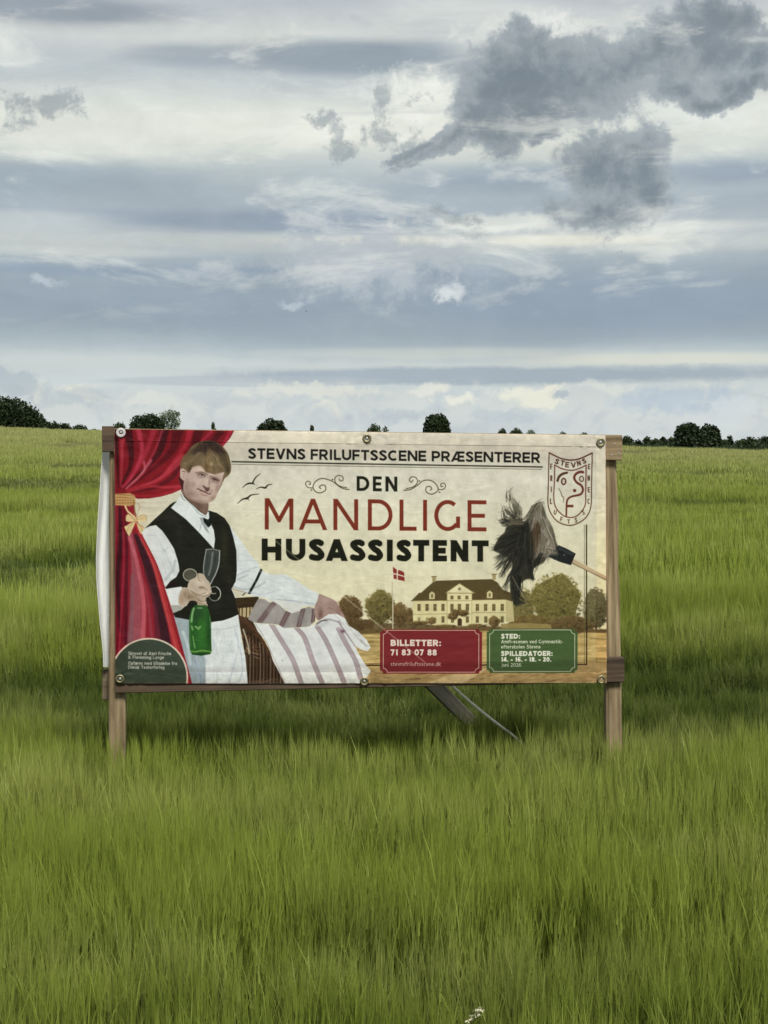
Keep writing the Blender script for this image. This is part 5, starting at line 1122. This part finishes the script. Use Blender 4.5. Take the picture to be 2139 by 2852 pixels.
# unbroken low hedge under the far trees: nobody could count its bushes
V = []; F = []; r = random.Random(5)
for i in range(9000):
    px_ = 1690+r.random()*480; Y = 222+r.random()*22; top = 1236+3*math.sin(px_*.05)+2*math.sin(px_*.17); py_ = top+(1262-top)*r.random()**.8
    q = at(px_,py_,Y); s = .22*(.5+r.random()); a1 = Vector((r.gauss(0,1),r.gauss(0,1),r.gauss(0,1))).normalized(); a2 = a1.cross(Vector((r.gauss(0,1),r.gauss(0,1),r.gauss(0,1)))).normalized(); o = len(V); V += [q-a1*s,q+a2*s*.7,q+a1*s,q-a2*s*.7]; F.append((o,o+1,o+2,o+3))
tag(mesh_obj('far_hedge',V,F,M_FD),'dark continuous hedge under the far treeline on the right','hedge',kind='stuff')
V = []; F = []
for i in range(5000):
    px_ = 1690+r.random()*480; Y = 168+r.random()*4; q = at(px_,1250,Y); g = float(terrain(q.x,Y)); z = g+.45+r.random()*.55
    s = .10*(.5+r.random()); q = Vector((q.x,Y,z)); a1 = Vector((r.gauss(0,.4),r.gauss(0,.4),1)).normalized(); a2 = Vector((1,r.gauss(0,.5),0)).normalized(); o = len(V); V += [q-a1*s*2,q+a2*s*.5,q+a1*s*2,q-a2*s*.5]; F.append((o,o+1,o+2,o+3))
tag(mesh_obj('field_margin_weeds',V,F,M_FM),'dull green strip of weeds along the far field edge on the right','weeds',kind='stuff')
# ---------------------------------------------------------------- small things
m,nt = new_mat('pale_petals'); co,x,y,z = objco(nt); out_shader(nt,principled(nt,mixc(noise(co,80.,2,.5),(.40,.38,.29),(.26,.25,.16)),.7,.2).outputs[0]); M_PET = m
m,nt = new_mat('weed_stem'); co,x,y,z = objco(nt); out_shader(nt,principled(nt,mixc(noise(co,30.,2,.5),(.10,.13,.04),(.16,.19,.07)),.7,.2).outputs[0]); M_STEM = m
base = at(1300,2845,4.55); gz = float(terrain(base.x,4.55)); wr_ = empty('wildflower',(base.x,4.55,gz),'pale seed-headed wildflower poking up at the bottom edge of the picture','flower')
tip = at(1342,2812,4.55); pts = [Vector((base.x-.06,4.55,gz)),Vector((base.x-.04,4.55,gz+.45)),base,base.lerp(tip,.5)+Vector((0,0,.003)),tip]
tube('stem',pts,[.003,.0028,.0022,.0018,.001],M_STEM,wr_)
for i in range(11):
    q = base.lerp(tip,.05+.095*i)+Vector((rnd.gauss(0,.003),rnd.gauss(0,.004),rnd.gauss(0,.004))); V = []; F = []
    for j in range(4):
        a = Vector((rnd.gauss(0,1),rnd.gauss(0,1),rnd.gauss(0.3,1))).normalized(); b = a.cross(Vector((rnd.gauss(0,1),rnd.gauss(0,1),1))).normalized(); o = len(V); V += [q,q+a*.006+b*.0035,q+a*.013,q+a*.006-b*.0035]; F.append((o,o+1,o+2,o+3))
    mesh_obj('floret',V,F,M_PET,wr_)
m,nt = new_mat('bird_feather'); co,x,y,z = objco(nt); out_shader(nt,principled(nt,mixc(noise(co,5.,2,.5),(.03,.03,.035),(.06,.055,.06)),.7,.2).outputs[0]); M_BIRD = m
def bird(px_,py_,Y,s,label,rz):
    p = at(px_,py_,Y); r0 = empty('bird',p,label,'bird'); r0.rotation_euler.z = rz
    V = []; F = []
    prof = [(-.5,.01),(-.35,.09),(-.1,.14),(.15,.13),(.32,.08),(.40,.085),(.48,.05),(.56,.005)]
    for t,rr in prof:
        for k_ in range(6): a = k_/6*2*math.pi; V.append((t*s,rr*s*math.cos(a),rr*s*math.sin(a)))
    for i in range(len(prof)-1):
        for k_ in range(6): F.append((i*6+k_,i*6+(k_+1)%6,(i+1)*6+(k_+1)%6,(i+1)*6+k_))
    b = mesh_obj('body',V,F,M_BIRD); b.parent = r0
    for sy in (-1,1):
        V = [(.2*s,sy*.08*s,.05*s),(.16*s,sy*.5*s,.34*s),(-.10*s,sy*1.0*s,.24*s),(-.16*s,sy*.5*s,.28*s),(-.15*s,sy*.08*s,.04*s)]; V += [(x,y,z-.02*s) for x,y,z in V]
        F = [(0,1,3,4),(1,2,3),(9,8,6,5),(8,7,6),(0,5,6,1),(1,6,7,2),(2,7,8,3),(3,8,9,4)]
        w = mesh_obj('wing',V,F,M_BIRD); w.parent = r0
bird(853,867,110,.14,'tiny dark bird in the blue cloud band left of centre',.6)
bird(1731,700,130,.13,'tiny dark bird high in the right of the sky',2.2)
